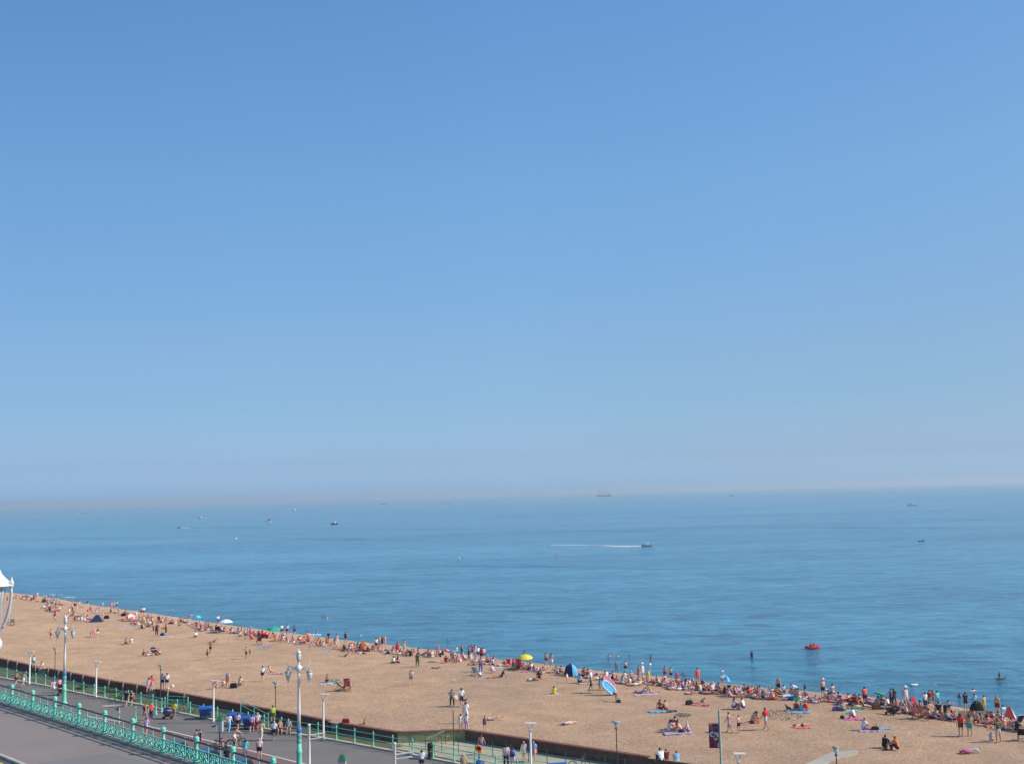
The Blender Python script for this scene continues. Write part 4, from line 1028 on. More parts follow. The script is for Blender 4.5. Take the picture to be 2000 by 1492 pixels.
def towel(px, py, yaw, col, label, L=1.8, W=.85, name='towel', cat='towel'):
    p = on_beach(px, py); mb = MB(); n, m_ = 9, 5; rng = random.Random(px*31+py); vs = []
    for i in range(n):
        for j in range(m_):
            vs.append(((j/(m_-1)-.5)*W*.8 + rng.uniform(-.06,.06), (i/(n-1)-.5)*L + rng.uniform(-.06,.06), .045+.05*rng.random()))
    fs = [(i*m_+j, i*m_+j+1, (i+1)*m_+j+1, (i+1)*m_+j) for i in range(n-1) for j in range(m_-1)]
    nv = len(vs); vs += [(x,y,-.04) for x,y,z in vs]
    rim = list(range(m_)) + [i*m_+m_-1 for i in range(1,n)] + [(n-1)*m_+j for j in range(m_-2,-1,-1)] + [i*m_ for i in range(n-2,0,-1)]
    fs += [(rim[i], nv+rim[i], nv+rim[(i+1)%len(rim)], rim[(i+1)%len(rim)]) for i in range(len(rim))]
    o = mb.add(vs, fs).obj(name, mat('towel_'+col, tuple(v*.62+.10 for v in PAL[col]), .95, spec=.1, var=.18, scale=2.5)); o.location = (p.x,p.y,p.z+.02); o.rotation_euler = (0,0,R(yaw)); return tag(o, label, cat)
def windbreak(px, py, yaw, L, H, cols, label):
    r = thing('windbreak', on_beach(px, py), yaw, label, 'windbreak'); n = len(cols)
    for k, c_ in enumerate(cols):
        x0, x1 = -L/2+L*k/n, -L/2+L*(k+1)/n; mb = MB(); vs = []
        for i in range(4):
            x = x0+(x1-x0)*i/3; y = .07*math.sin(math.pi*i/3)
            vs += [(x,y,.08),(x,y,H),(x,y+.01,.08),(x,y+.01,H)]
        fs = []
        for i in range(3): a = 4*i; fs += [(a,a+4,a+5,a+1),(a+2,a+3,a+7,a+6)]
        mb.add(vs, fs).obj('cloth_panel', cloth(c_), r)
    for k in range(n+1): MB().tube([(-L/2+L*k/n,0,-.1),(-L/2+L*k/n,0,H+.12)], .018, 5).obj('pole', cloth('tan'), r)
def deckchair(pos, yaw, col, label, frame='brown', s=1.0):
    r = thing('deckchair', pos, yaw, label, 'deckchair', scale=s); f = cloth(frame)
    for x in (-.28,.28):
        MB().tube([(x,.55,.05),(x,-.42,1.02)], .022, 5).obj('frame_bar', f, r); MB().tube([(x*.9,-.45,.02),(x*.9,.50,.48)], .022, 5).obj('frame_bar', f, r)
        MB().tube([(x*.8,-.55,.02),(x,-.20,.80)], .018, 5).obj('frame_bar', f, r)
    for q in ((-.42,1.02),(.50,.48),(-.45,.02),(.55,.05)): MB().tube([(-.28,q[0],q[1]),(.28,q[0],q[1])], .02, 5).obj('cross_bar', f, r)
    vs = []
    for i in range(9):
        t_ = i/8; y = -.42+.92*t_; z = 1.02-.54*t_-.30*math.sin(math.pi*min(1,t_*1.05))
        vs += [(-.25,y,z),(.25,y,z),(-.25,y+.01,z-.015),(.25,y+.01,z-.015)]
    fs = []
    for i in range(8): a = 4*i; fs += [(a,a+1,a+5,a+4),(a+2,a+6,a+7,a+3)]
    MB().add(vs, fs).obj('canvas', cloth(col), r); return r
def cushion_box(px, py, yaw, c1, c2, label, w_=.5):
    r = thing('cool_box', on_beach(px, py), yaw, label, 'cool box')
    MB().frustum(0,.36,(w_*.5,.17),(w_*.56,.20)).obj('body', cloth(c1), r); MB().frustum(.362,.44,(w_*.58,.21),(w_*.54,.18)).obj('lid', cloth(c2), r)
    MB().tube([(-w_*.5,0,.36),(-w_*.4,0,.56),(w_*.4,0,.56),(w_*.5,0,.36)], .015, 5).obj('handle', cloth(c2), r)

def airbed(pos, rot, L, W, col, inner, label):
    r = thing('inflatable_airbed', pos, 0, label, 'airbed'); r.rotation_euler = tuple(R(a) for a in rot)
    P = []
    for i in range(28):
        a = 2*math.pi*i/28; ca, sa = math.cos(a), math.sin(a)
        P.append((W/2*math.copysign(abs(ca)**.7, ca), L/2*math.copysign(abs(sa)**.75, sa), 0))
    MB().tube(P, .13, 8, closed=True).obj('rim_tube', cloth(col), r, True)
    mb = MB(); vs = []
    nx, ny = 9, 14
    for i in range(ny):
        y = (i/(ny-1)-.5)*(L-.12)
        half = (W/2-.04)*max(.25,(1-abs(2*y/L)**3)**.5)
        for j in range(nx):
            u_ = j/(nx-1)*2-1; vs.append((u_*half, y, .05+.035*abs(math.sin(u_*math.pi*2))))
    fs = [(i*nx+j, i*nx+j+1, (i+1)*nx+j+1, (i+1)*nx+j) for i in range(ny-1) for j in range(nx-1)]
    k = len(vs); vs += [(x,y,-.05) for x,y,z in vs]; fs += [tuple(k+q for q in reversed(f)) for f in fs]
    mb.add(vs, fs).obj('inner_bed', cloth(inner), r, True); return r
# ------------------------------------------------------------------ people, one by one
def sea_pt(px, py): return on_z(px, py, 0.0)
GROUND = dict(B=on_beach, P=on_prom, V=on_bed, W=sea_pt, E=lambda x, y: on_z(x, y, 3.5))
GRP = dict(B='people on the beach', P='people on the promenade', V='people on the path below the wall', W='people in the sea', E='people on the beach wall')
FOLK = '''
P 31 1339 walk -20 1.0 1 dark | shorts:navy | bare backed man in navy shorts walking left of a companion, far left
P 45 1341 walk -20 1.0 1 brown | shorts:white | bare backed walker in white shorts at far left, between two lamp posts
P 104 1357 walk 20 1.0 0 brown | tee:lilac shorts:white | walker in lilac top left of the left ornate lamp
P 116 1352 stand 60 .95 1 brown | tee:pink shorts:black | person in pink top half hidden behind the left ornate lamp
P 247 1380 walk 160 1.0 1 dark | tee:black shorts:navy | man in dark top walking beside the green bicycles
P 257 1378 walk 170 .96 0 brown | bikini:black skirt:maroon long | woman in dark bikini top walking beside the dark clad man
P 283 1410 stroll 150 1.03 2 brown | vest:maroon shorts:grey | man in maroon vest between the two front bollards
P 295 1406 walk 190 .98 1 brown | tee:coral trousers:navy long | woman in coral top and jeans beside the man in maroon
P 285 1437 walk -10 1.0 1 brown | tee:lilac shorts:lilac | person in lilac tee walking just behind the upper railing
P 340 1404 stand -15 1.0 2 dark | tee:yellow shorts:grey | person in pale yellow shirt standing by the purple pushchair
P 447 1430 walk -10 1.0 1 brown | tee:white trousers:lightblue | walker in white tee and pale jeans left of the middle blue bin
P 464 1426 walk -15 .96 1 dark | tee:palepink shorts:black | walker in pale pink top in front of the middle blue bin
P 492 1431 stroll 5 .98 1 brown | tee:lilac skirt:maroon | woman in maroon skirt in front of the right blue bin
P 503 1428 stand 10 1.02 1 grey | tee:palepink trousers:maroon | grey haired person in pink shirt beside the maroon skirt
P 509.5 1446 walk -5 1.04 1 brown | trousers:cream | bare backed man in cream trousers in front of the blue bins
P 535 1445 walk -15 1.0 1 grey | tee:white shorts:navy | man in white tee and navy shorts left of the ornate lamp
P 533 1412 stand 20 1.0 0 dark | tee:lime shorts:olive | person in yellow green top by the ramp rail
P 547 1414 chair -60 1.0 2 brown | shorts:black | bare shouldered man seated on the black bench
P 561 1416 chair -50 1.05 1 grey | tee:grey shorts:grey | man in grey shirt seated on the black bench
P 384 1462 stand 10 1.0 1 dark | trousers:maroon | bare backed man hugging a companion behind the upper railing
P 389.5 1461 stand 60 .97 1 brown | vest:navy shorts:magenta | person in navy vest being hugged behind the upper railing
P 479 1482 stand 0 .96 1 brown | tee:turquoise shorts:white long | long haired woman in turquoise top right of the cyclist, lower edge
P 506.5 1482 stand 5 1.02 1 grey | tee:palepink shorts:black | old man in pink shirt at the lower edge behind the railing
P 443 1500 stand 10 1.0 2 dark | tee:black trousers:navy | dark haired person in black at the lower edge near the blue car
P 824 1507 stand 0 1.0 1 dark | tee:white shorts:navy | person in white tee cut by the bottom edge, left of the litter bin
P 906 1516 stand 10 1.0 1 grey | tee:tan shorts:grey | grey head just showing at the bottom edge below the railing
P 989 1499 stand 0 1.06 1 dark | tee:palepink trousers:navy | tall man in pale pink shirt beside the blue backpack wearer
P 1002 1500 stand -10 .95 1 brown | vest:blue shorts:palepink | person with blue backpack at the bottom edge right of the pink shirted man
V 1024 1487 walk 170 .98 1 brown | dress:white long | woman in white dress left of the lamp post by the dark wall
V 1043 1487 walk 165 .98 1 brown | tee:lightblue skirt:pink | woman in light blue top and pink skirt behind the lamp post
V 940 1474 walk -20 1.0 1 brown | shorts:blue | bare backed person with blue cloth in the paved recess
V 713 1432 walk 100 .82 2 brown | vest:tan trousers:lime | boy in lime trousers walking along the wall foot
E 66 1304 stand 20 .95 1 brown | vest:white shorts:teal | child in teal shorts standing on the beach behind the far left wall
E 83 1305 kneesup 160 1.0 1 dark | tee:white long | woman with long dark hair sitting on the pale step block
E 290 1352 stroll 5 .95 1 brown | tee:white shorts:palepink | walker in white top at the steps through the beach wall
E 296 1351 walk 10 1.06 1 brown | tee:coral shorts:pink long | taller walker in coral top at the steps through the beach wall
E 317 1344 stand -10 1.0 1 dark | tee:lilac shorts:black | man in lilac top just right of the thin dark lamp post
E 326 1344 stand 10 1.02 1 dark | tee:white shorts:navy | man in white top, second right of the thin dark lamp post
E 1292 1489 kneesup 20 1.15 1 dark | tee:white trousers:navy | man in white tee sitting on the low wall at the bottom
E 1302 1486 kneesup 0 .95 1 brown | tee:maroon | person in maroon sitting beside the white teed man on the wall
E 1323 1490 kneesup 10 .95 1 dark | tee:lightblue shorts:white | person in light blue sitting alone on the low wall
B 14 1178 stand 90 1.0 1 dark | vest:maroon shorts:maroon | person in dark red standing behind the curved lantern arm
B 107 1214 stand 20 1.0 2 brown | vest:brown shorts:palepink long | long haired person in pink shorts left of the seated white group
B 131 1216 stroll 60 1.0 1 dark | shorts:black | thin bather standing just left of the seated white group
B 135 1204 talk 100 1.0 1 brown | tee:white shorts:tan | person in white standing behind the seated white group
B 141 1200 stand 90 1.0 1 brown | tee:maroon shorts:brown | person in maroon standing behind the seated white group
B 147 1213 kneesup 120 1.0 1 dark | tee:navy shorts:black | seated person in navy at the left of the seated white group
B 153 1213 cross 160 1.0 1 brown | tee:white shorts:grey | seated person in white tee, second in the seated white group
B 160 1212 kneesup 60 1.0 0 brown | tee:lilac shorts:white | seated person in lilac, middle of the seated white group
B 167 1214 legsout -80 1.0 1 dark | tee:white skirt:magenta | seated person in magenta skirt right in the seated white group
B 99 1250 stroll 80 1.05 2 dark | shorts:maroon | tanned man in dark shorts standing left of the left ornate lamp head
B 186 1245 bend 60 .95 1 brown | tee:pink shorts:pink | person in pink stooping on open shingle near the left ornate lamp
B 191 1244 stand 40 .9 1 dark | vest:maroon shorts:white | person with maroon bag beside the stooping person in pink
B 177 1243 stand -60 .6 1 dark | shorts:brown | small child left of the stooping person in pink
B 15 1219 kneesup -60 .95 1 brown | shorts:tan | crouching person left of the pale blue seat at far left
B 306 1241 stand 20 1.05 2 dark | tee:navy trousers:black | man in navy and black standing left of the navy bags
B 324 1237 stand -40 1.0 1 brown | bikini:orange trousers:olive | person in olive trousers standing behind the white towel
B 353.5 1222 stand 10 1.0 2 brown | shorts:maroon | tanned bather standing left of the turquoise parasol
B 276 1202 stand 10 1.0 1 dark | shorts:navy | bather in navy standing behind the red and white windbreak
B 281 1202 walk 20 1.0 1 dark | tee:white shorts:maroon | person in white top by the water right of the red windbreak
B 217 1190 stand 10 1.0 1 brown | tee:pink skirt:pink | person in pink standing at the waterline near the dark green shelter
B 222 1190 stand -20 .95 1 dark | tee:white shorts:grey | person in white standing right of the pink clad one
B 228 1189 stand -30 1.0 1 dark | tee:white shorts:black | person in white and black shorts at the waterline
B 245 1258 kneesup -30 1.0 1 dark | shorts:maroon | left one of two bathers sitting alone above the buggy group
B 257 1257 kneesup 40 1.0 1 dark | bikini:white briefs:white | right one of two bathers sitting alone above the buggy group
B 279 1280 kneesup -70 1.0 2 dark | shorts:black | seated man left of the navy hooded buggy
B 288 1281 reach -60 1.0 1 brown | tee:palepink shorts:white | seated person in pale pink beside the navy hooded buggy
B 312 1279 kneesup 70 1.0 1 brown | bikini:maroon briefs:maroon | seated woman right of the navy hooded buggy
B 405 1288 walk -50 .85 2 dark | shorts:black | boy walking on open shingle below the reclining pair
B 411 1277 armsout -20 1.0 2 dark | shorts:maroon | person holding arms out behind the walking boy
B 418 1254 prop -90 1.0 1 dark | bikini:maroon briefs:maroon | reclining bather right of the person with arms out
B 383 1245 sidesit 40 .95 1 brown | tee:white shorts:navy | person in white sitting alone left of the reclining bather
B 426 1220 walk 20 1.02 2 dark | tee:white shorts:navy | man in white tee walking to the water left of the white parasol
B 467 1243 cross -40 .9 1 dark | tee:white shorts:black | seated person in white, apart and right of the white parasol
B 479 1249 stand 80 1.0 2 brown | vest:lilac shorts:maroon | standing person in lilac left of the red low parasol group
B 484 1246 talk -60 1.0 1 brown | tee:palepink shorts:palepink | standing person in pale pink among the red low parasol group
B 489 1243 stand -20 .98 1 grey | tee:lilac shorts:pink | grey haired standing person in the red low parasol group
B 493 1249 kneesup 70 1.05 1 brown | tee:coral skirt:red | seated woman in red left of the maroon deck seat
B 481 1287 talk 90 1.0 2 dark | shorts:black | tanned boy pointing, standing on open shingle at centre left
B 488 1281 stand -50 .62 2 dark | shorts:navy | small child right of the pointing tanned boy
B 512.5 1330 walk -5 1.03 1 dark | tee:white shorts:navy | man in white tee walking alone left of the ornate lamp head
B 529 1313 legsout -80 1.0 1 dark | bikini:palepink briefs:maroon long | woman sitting on pale towel left of the ornate lamp head
B 605 1268 bend -80 .9 2 dark | tee:lilac shorts:lilac | person bending over alone behind the ornate lamp head
B 550 1240 stand 20 1.03 2 dark | tee:white shorts:black | man in white and black standing right of the green parasol
B 561 1240 stand -10 1.03 1 dark | tee:white shorts:navy | man in white tee and navy shorts right of the green parasol
B 575 1241 walk 20 1.03 2 dark | tee:blue shorts:black | man in bright blue walking to the water
B 601 1254 stand 60 1.0 1 dark | bikini:coral briefs:coral long | taller of two hugging bathers left of the pale dinghy
B 605 1256 stand -120 .96 1 brown | briefs:red | shorter of two hugging bathers left of the pale dinghy
B 424 1345 crouch 150 1.0 1 brown | tee:coral skirt:lilac | person in orange and lilac crouching by the second white lamp
B 434 1342 kneesup -80 .7 1 dark | tee:palepink | small seated child right of the crouching orange clad person
B 438 1338 kneesup 90 .7 1 dark | tee:palepink | second seated child nearest the standing woman with orange shorts
B 444.5 1342 stand 160 1.0 1 dark | tee:lilac shorts:orange long | standing woman in lilac top and orange shorts in the family group
B 467 1340 kneesup -50 1.15 2 dark | tee:cream shorts:grey | seated man in cream tee at the right of the family group
B 642 1256 stand 150 1.0 2 dark | tee:maroon shorts:grey | person in maroon standing left of the bather in white trousers
B 658 1260 stand 10 1.0 1 dark | trousers:white | bare backed bather in white trousers near the waterline
B 675 1254 stand 0 .95 2 dark | vest:navy shorts:black | dark figure standing left of the orange dome tent
B 620.5 1262 kneesup 20 1.0 2 brown | bikini:coral | left of three huddled bathers above the white blue towel
B 625.5 1262 kneesup -20 1.0 2 brown | bikini:red | middle of three huddled bathers above the white blue towel
B 630.5 1263 cross -30 .9 1 dark | tee:white | white clad right one of three huddled bathers
B 637 1333 kneesup -60 1.0 2 dark | shorts:navy | person sitting upright left of the reclining reader
B 656 1331 back -80 1.0 1 blond | bikini:navy briefs:navy | reclining reader left of the deckchair pair
B 679 1346 chair -20 1.05 1 brown | bikini:maroon briefs:maroon | person seated in the near dark deckchair
B 675 1282 prop -90 1.0 1 dark | bikini:black briefs:black long | dark haired woman lying propped up below the orange tent
B 714 1248 stand 20 1.0 2 dark | vest:navy shorts:navy | figure in navy standing just behind the orange dome tent
B 712 1272 cross 10 1.0 1 brown | vest:tan shorts:maroon | left sitter in front of the orange dome tent
B 718.5 1273 cross -10 1.0 1 brown | vest:purple shorts:maroon | purple clad sitter in front of the orange dome tent
B 735 1269 stand 10 1.0 1 dark | tee:white shorts:black | person in white tee and black shorts right of the orange tent
B 742 1265 stand 30 1.0 2 blond | shorts:grey | fair haired bather right of the white teed person
B 746.5 1265 stand -20 .98 1 dark | tee:maroon shorts:navy | person in maroon in the knot right of the orange tent
B 752.5 1263 talk -90 1.0 1 brown | bikini:palepink shorts:pink | rightmost standing bather in the knot near the orange tent
B 742 1270 kneesup 30 1.0 2 brown | shorts:orange | orange clad sitter below the knot right of the orange tent
B 776.5 1278 stand 10 1.03 2 brown | dress:red | person wrapped in red standing at the right of the knot
B 789 1272 stand -30 1.0 1 brown | dress:cream | woman in cream just right of the red wrapped person
B 770 1295 cross 40 1.0 1 dark | vest:white shorts:navy long | left of a dark haired pair sitting below the red wrapped person
B 776 1295 cross -40 1.0 1 dark | bikini:brown shorts:maroon long | right of a dark haired pair sitting below the red wrapped person
B 815.5 1303 stroll 0 1.03 2 brown | tee:olive trousers:olive | man in olive clothes walking towards the sea
B 803 1338 stroll -10 1.0 1 brown | tee:palepink shorts:grey | person in pale pink shirt walking alone mid beach
B 855 1283 stand 150 1.05 1 brown | dress:palepink | tall woman in pale pink dress left of the small red parasol
B 860 1283 stand 20 .6 1 brown | tee:white skirt:palepink | small child in white left of the small red parasol
B 871 1295 kneesup 0 1.0 2 dark | tee:maroon | maroon clad person under the small red parasol
B 854 1306 back -90 1.0 1 blond | bikini:maroon briefs:maroon | bather lying alone below the small red parasol
B 903 1287 cross -160 1.05 1 blond | bikini:coral | fair haired woman sitting between red parasol and standing group
B 917 1286 stand 10 1.03 1 dark | tee:grey trousers:navy | man in grey, leftmost of the standing group at the waterline
B 921.5 1283 stand 20 1.02 1 dark | tee:maroon shorts:navy | man in maroon, second left in the waterline standing group
B 928 1283 stand -20 1.0 1 dark | tee:palepink shorts:white | bather in pale pink in the waterline standing group
B 934 1287 stand 30 1.0 1 dark | tee:white shorts:navy | person in white at centre of the waterline standing group
B 940.5 1291 stand -10 1.05 1 dark | tee:red shorts:navy | man in red at the right of the waterline standing group
B 945 1289 stand 30 1.0 1 dark | tee:lightgrey shorts:navy | rightmost person of the waterline standing group
B 939 1313 stroll 0 1.08 2 brown | trousers:blue | bare backed man in blue jeans right of the blue deckchair
B 925 1300 front 90 1.0 2 brown | briefs:maroon | tanned bather lying left of the man in jeans
B 938.5 1323 crouch 20 .75 1 blond | tee:white shorts:blue | small fair child crouching at the feet of the man in jeans
B 957 1295 kneesup 20 1.0 2 dark | tee:red | red clad sitter right of the waterline standing group
B 963 1296 kneesup -60 1.05 1 brown | shorts:orange | second sitter right of the waterline standing group
B 965 1314 crouch 60 .95 1 blond | tee:palepink skirt:lilac | kneeling fair haired woman beside the red bag
B 980 1322 legsout 100 1.0 2 dark | tee:navy shorts:navy | man in dark clothes sitting right of the red bag
B 883 1379 hips 5 1.0 1 brown | tee:grey trousers:black | woman in grey top and black leggings holding a bundle
B 901.5 1381 walk -5 1.12 2 dark | tee:white shorts:navy | tall man in white tee carrying a child on his hip
B 910 1412 stand -5 1.15 1 dark | tee:white shorts:white | tall man in long white shirt above two small children
B 900 1424 stand 20 .82 1 dark | dress:white long | girl in white dress left of the boy at the wall corner
B 911.5 1424 stand -10 .82 1 dark | tee:white trousers:lilac | boy in white top at the corner of the beach wall
B 947 1425.5 stand 10 .74 1 dark | dress:purple | small child in purple walking along the wall top
B 963 1406 back -80 1.0 1 dark | bikini:white briefs:lightgrey | bather lying alone above the dark wall, right of the purple child
B 1111 1413 back2 -62 1.0 1 dark | shorts:white tee:palepink | bather in pale clothes lying alone in the middle of the lower beach
B 1041 1329 back -90 .95 1 dark | tee:white shorts:black | bather in white lying left of the dark seated man
B 1053 1328 sidesit -20 1.05 2 dark | tee:brown shorts:maroon | dark seated man below the yellow parasol
B 1082 1357 cross -10 1.0 1 dark | tee:yellow | person in yellow top sitting alone on a pale towel
B 1108 1333 stroll 60 .62 1 blond | tee:white | toddler standing below the blue and white tent
B 1131 1334 kneesup -30 1.05 1 dark | tee:lightblue shorts:navy | person in light blue sitting right of the toddler
B 1143 1332 back -70 1.0 1 dark | bikini:pink briefs:pink | bather lying on a cream towel right of the light blue sitter
B 1155 1352 walk 90 1.0 2 dark | tee:grey shorts:olive | man in grey walking just left of the blue airbed
B 1172 1353 carry -90 1.0 2 dark | tee:teal shorts:grey | person carrying the blue airbed overhead
B 1150 1322 back -90 1.0 1 brown | bikini:white briefs:purple | bather lying right of the blue and white tent
B 1067 1299 stand 20 .98 1 dark | tee:grey shorts:navy | man in grey at the waterline right of the yellow parasol
B 1077 1304 stand -20 1.1 1 dark | shorts:white | tall person in white shorts and towel right of the yellow parasol
B 1024 1290 stand 10 1.0 1 dark | tee:grey shorts:navy | pair member at the water just behind the yellow parasol
B 1026.5 1290 stand -20 .98 1 dark | bikini:palepink shorts:white | second pair member just behind the yellow parasol
B 1016 1306 kneesup 30 1.05 1 dark | tee:maroon | person in maroon under the left side of the yellow parasol
B 1013 1308 chair 30 1.0 1 brown | tee:red shorts:black | person in red seated by the grey deckchair
B 1023 1303 kneesup 170 1.05 1 brown | vest:palepink | person in pink under the middle of the yellow parasol
B 1034 1305 kneesup -150 1.0 2 dark | vest:brown | tanned person under the right side of the yellow parasol
B 1204 1371 bend 30 .75 2 brown | tee:maroon | person in maroon stooping below the blue airbed
B 1253 1354 prop -85 1.0 1 dark | tee:lilac trousers:purple | person in purple lying on a pink towel
B 1271 1354 legsout -90 1.0 1 brown | bikini:tan briefs:pink | bather sitting up on the right end of the pink towel
B 1289 1388 sidesit -30 1.05 2 dark | bikini:red shorts:maroon | tanned left one of the couple on the bright blue towel
B 1301 1388 kneesup 20 1.05 2 brown | shorts:red | tanned right one of the couple on the bright blue towel
B 1350 1356 back -85 1.0 1 brown | bikini:white briefs:black | pale bather lying flat left of the rainbow parasol crowd
B 1367 1375 prop -90 1.0 2 dark | bikini:red briefs:white | bather in red bikini lying beside a black bag
B 1307 1429 kneesup -60 1.1 1 dark | vest:palepink shorts:white long | left woman of the picnic group left of the banner
B 1315 1429 kneesup 10 1.1 1 brown | bikini:pink shorts:tan long | second woman of the picnic group left of the banner
B 1322 1425 kneesup 40 1.2 2 dark | tee:black | dark clad man at the back of the picnic group
B 1333 1431 reach 60 1.15 1 dark | shorts:navy | bare backed man leaning forward in the picnic group
B 1345 1430 cross 80 1.0 1 grey | tee:palepink shorts:navy | person in pale pink at the right of the picnic group
B 1425 1431 stroll 60 1.06 2 brown | shorts:lilac | bare chested boy in pale shorts walking right of the banner pole
B 1443.5 1431 hips 50 .9 1 brown | shorts:black | smaller boy in black shorts with arms raised to his chest
B 1468 1413 legsout 110 1.05 1 blond | shorts:maroon hat:cream | sunburnt sitter in a cream hat behind the two boys
B 1482 1413 kneesup 100 1.05 2 dark | shorts:orange hat:brown | sitter in a dark hat beside the man in red
B 1496.5 1425 stroll 45 1.13 2 brown | tee:red shorts:lightgrey | man in red tee and pale shorts walking
B 1432 1385 kneesup -70 1.15 1 dark | vest:white trousers:purple long | long haired left one of the pair in white
B 1453 1385 kneesup 60 1.15 1 dark | tee:white shorts:purple | right one of the seated pair in white
B 1428 1361 legsout -90 1.05 1 dark | tee:palepink | person in pale pink sitting sideways below the rainbow parasol
B 1438 1358 kneesup -80 1.05 1 grey | tee:white shorts:purple | person in white sitting just right of the rainbow parasol
B 1521 1355 stand 150 1.05 1 grey | shorts:navy | bare chested grey haired man standing behind a dark bag
B 1531.5 1363 stand 0 .8 1 dark | tee:white shorts:grey | child in white tee left of the blue cool box
B 1559 1364 bend 80 1.1 1 dark | tee:white shorts:olive | person in white tee bending over a green bag
B 1573 1357 stand 30 .7 2 dark | tee:navy shorts:black | short dark clad person right of the bending one
B 1608.5 1362 stand 20 1.1 1 blond | shorts:black hat:cream | man in cream hat and black shorts at the waterline
B 1615 1364 kneesup 0 .9 1 blond | tee:white hat:white | child in white hat right of the man in black shorts
B 1627 1368 stand 10 1.0 1 dark | bikini:white briefs:white | woman in white bikini left of the magenta parasol
B 1545 1388 prop 90 1.0 2 dark | tee:navy shorts:palepink | person lying at the left of the family on the pale towel
B 1557 1389 kneesup 0 1.05 2 dark | vest:maroon shorts:tan | tallest sitter of the family on the pale towel
B 1565 1390 kneesup -10 .85 1 dark | tee:aqua | child in bright blue in the family on the pale towel
B 1577 1390 kneesup 60 1.1 1 dark | tee:red | red clad sitter at the right of the family on the pale towel
B 1566 1420 front 95 1.05 1 brown | briefs:black | sunburnt man in black trunks lying face down on orange towel
B 1669 1404 kneesup 60 1.1 1 brown | tee:white shorts:magenta | man in white shirt sitting by a pair of upright shoes
B 1648 1389 cross 10 1.0 1 blond | tee:tan shorts:olive | sitter in tan between blue bag and green towel
B 1660 1375 kneesup 30 1.1 2 dark | shorts:black | bare backed sitter right of the magenta parasol
B 1668 1376 kneesup -20 1.05 1 dark | tee:red | red clad sitter right of the magenta parasol
B 1690 1378 stand 20 1.1 1 dark | tee:coral shorts:navy | tall person in coral right of the magenta parasol
B 1741.5 1378 stand 30 1.0 2 dark | tee:purple trousers:navy | purple clad one of a close pair standing left of the red tent
B 1747 1378 stand -20 1.0 2 dark | tee:olive trousers:olive | olive clad one of a close pair standing left of the red tent
B 1770 1381 stand 10 1.15 1 blond | dress:white hat:white | person in long white shirt and hat left of the red tent
B 1686 1426 kneesup -80 1.1 1 brown | tee:white shorts:lilac | man in white tee sitting at the left of the reclining pair
B 1700 1425 back -85 1.0 1 brown | bikini:coral briefs:magenta | reclining bather in coral beside the white teed man
B 1727 1462 kneesup -70 1.15 1 dark | tee:black trousers:black | seated person in black facing the one in orange
B 1754 1466 kneesup 70 1.2 1 brown | tee:orange trousers:navy | seated person in orange top near the bottom right
B 1893 1470 back -85 1.05 1 dark | tee:magenta trousers:lightgrey | person in magenta lying and reading at the bottom right
B 1877.5 1437 stand 5 1.1 1 dark | tee:red shorts:brown long | woman in red top standing before the tan windbreak
B 1895 1438 stand -10 1.1 1 brown | tee:tan skirt:teal long | woman wrapped in a teal towel before the tan windbreak
B 1951 1450 hips 20 1.12 2 brown | tee:olive shorts:lightgrey | man in dark top with hand on hip beside a toddler
B 1936 1448 kneesup -30 .75 1 dark | tee:lightgrey | toddler sitting left of the man with hand on hip
B 1808 1384 stand 10 .95 1 dark | tee:white trousers:navy | person in white top right of the red tent
B 1817 1381 stand 20 1.0 1 dark | tee:maroon shorts:grey | bather in maroon, second right of the red tent
B 1823 1381 stand -30 1.0 1 brown | bikini:coral shorts:grey | bather in coral, third right of the red tent
B 1832.5 1384 walk 30 1.05 1 dark | tee:turquoise shorts:teal | person in pale turquoise, fourth right of the red tent
B 1887 1387 stand 10 1.05 2 dark | tee:navy shorts:navy | person in navy standing left of the black dome tent
B 1923 1389 stand 20 1.0 1 brown | shorts:lime | bather standing at the right edge of the black dome tent
B 1949 1396 stand 150 1.1 1 brown | bikini:tan shorts:brown | bather standing between black tent and leaning red tent
B 1962 1393 kneesup 20 1.2 1 dark | tee:white | white clad sitter behind the leaning red tent
B 1363 1336 stand 10 1.1 1 brown | dress:coral | person in coral standing above the crowd left of the rainbow parasol
B 1412 1340 stand 150 .95 1 grey | shorts:orange hat:white | bather in white hat standing behind the rainbow parasol
B 1248 1330 stand 120 1.05 1 dark | dress:tan | bather in a tan robe beside the white towelled one
B 1255 1326 stand 20 1.05 1 grey | dress:white hat:white | bather draped in a white towel at the waterline
B 1267 1332 stand 10 .85 1 blond | dress:yellow | person wrapped in a yellow towel right of the white towelled bather
B 1299 1326 stand -20 .9 1 brown | shorts:brown | standing bather among the crowd, well left of the rainbow parasol
B 1311 1328 stand 20 .9 2 dark | shorts:navy | dark haired standing bather in the crowd left of the coral one
B 1323 1338 stand 0 .85 1 blond | tee:magenta skirt:red | person in magenta and red standing in the crowd
'''
WATER = '''
222 1306 stand 0 1.0 .30 | shorts:black | x
'''
for line in FOLK.strip().split('\n'):
    a, wear, lab = [q.strip() for q in line.split('|')]
    g, x, y, pose, yaw, sc, sk, hr = a.split()
    pos = GROUND[g](float(x), float(y))
    near = float(y) > 1330
    person(pos, pose, float(yaw), wear, lab, int(sk), hr, float(sc), GRP[g], face=near)
# bench sitters and deckchair sitter sit on their seats
def lift(lab, loc):
    for o in PEOPLE:
        if o['label'] == lab: o.location = loc; return o
bench_p = on_z(560,1432,3.0)
for lab, dx in (('bare shouldered man seated on the black bench', -.62), ('man in grey shirt seated on the black bench', .15)):
    o = lift(lab, (bench_p.x+dx*math.cos(R(12)), bench_p.y+.05+dx*math.sin(R(12)), 3.02)); o.rotation_euler = (0,0,R(192))
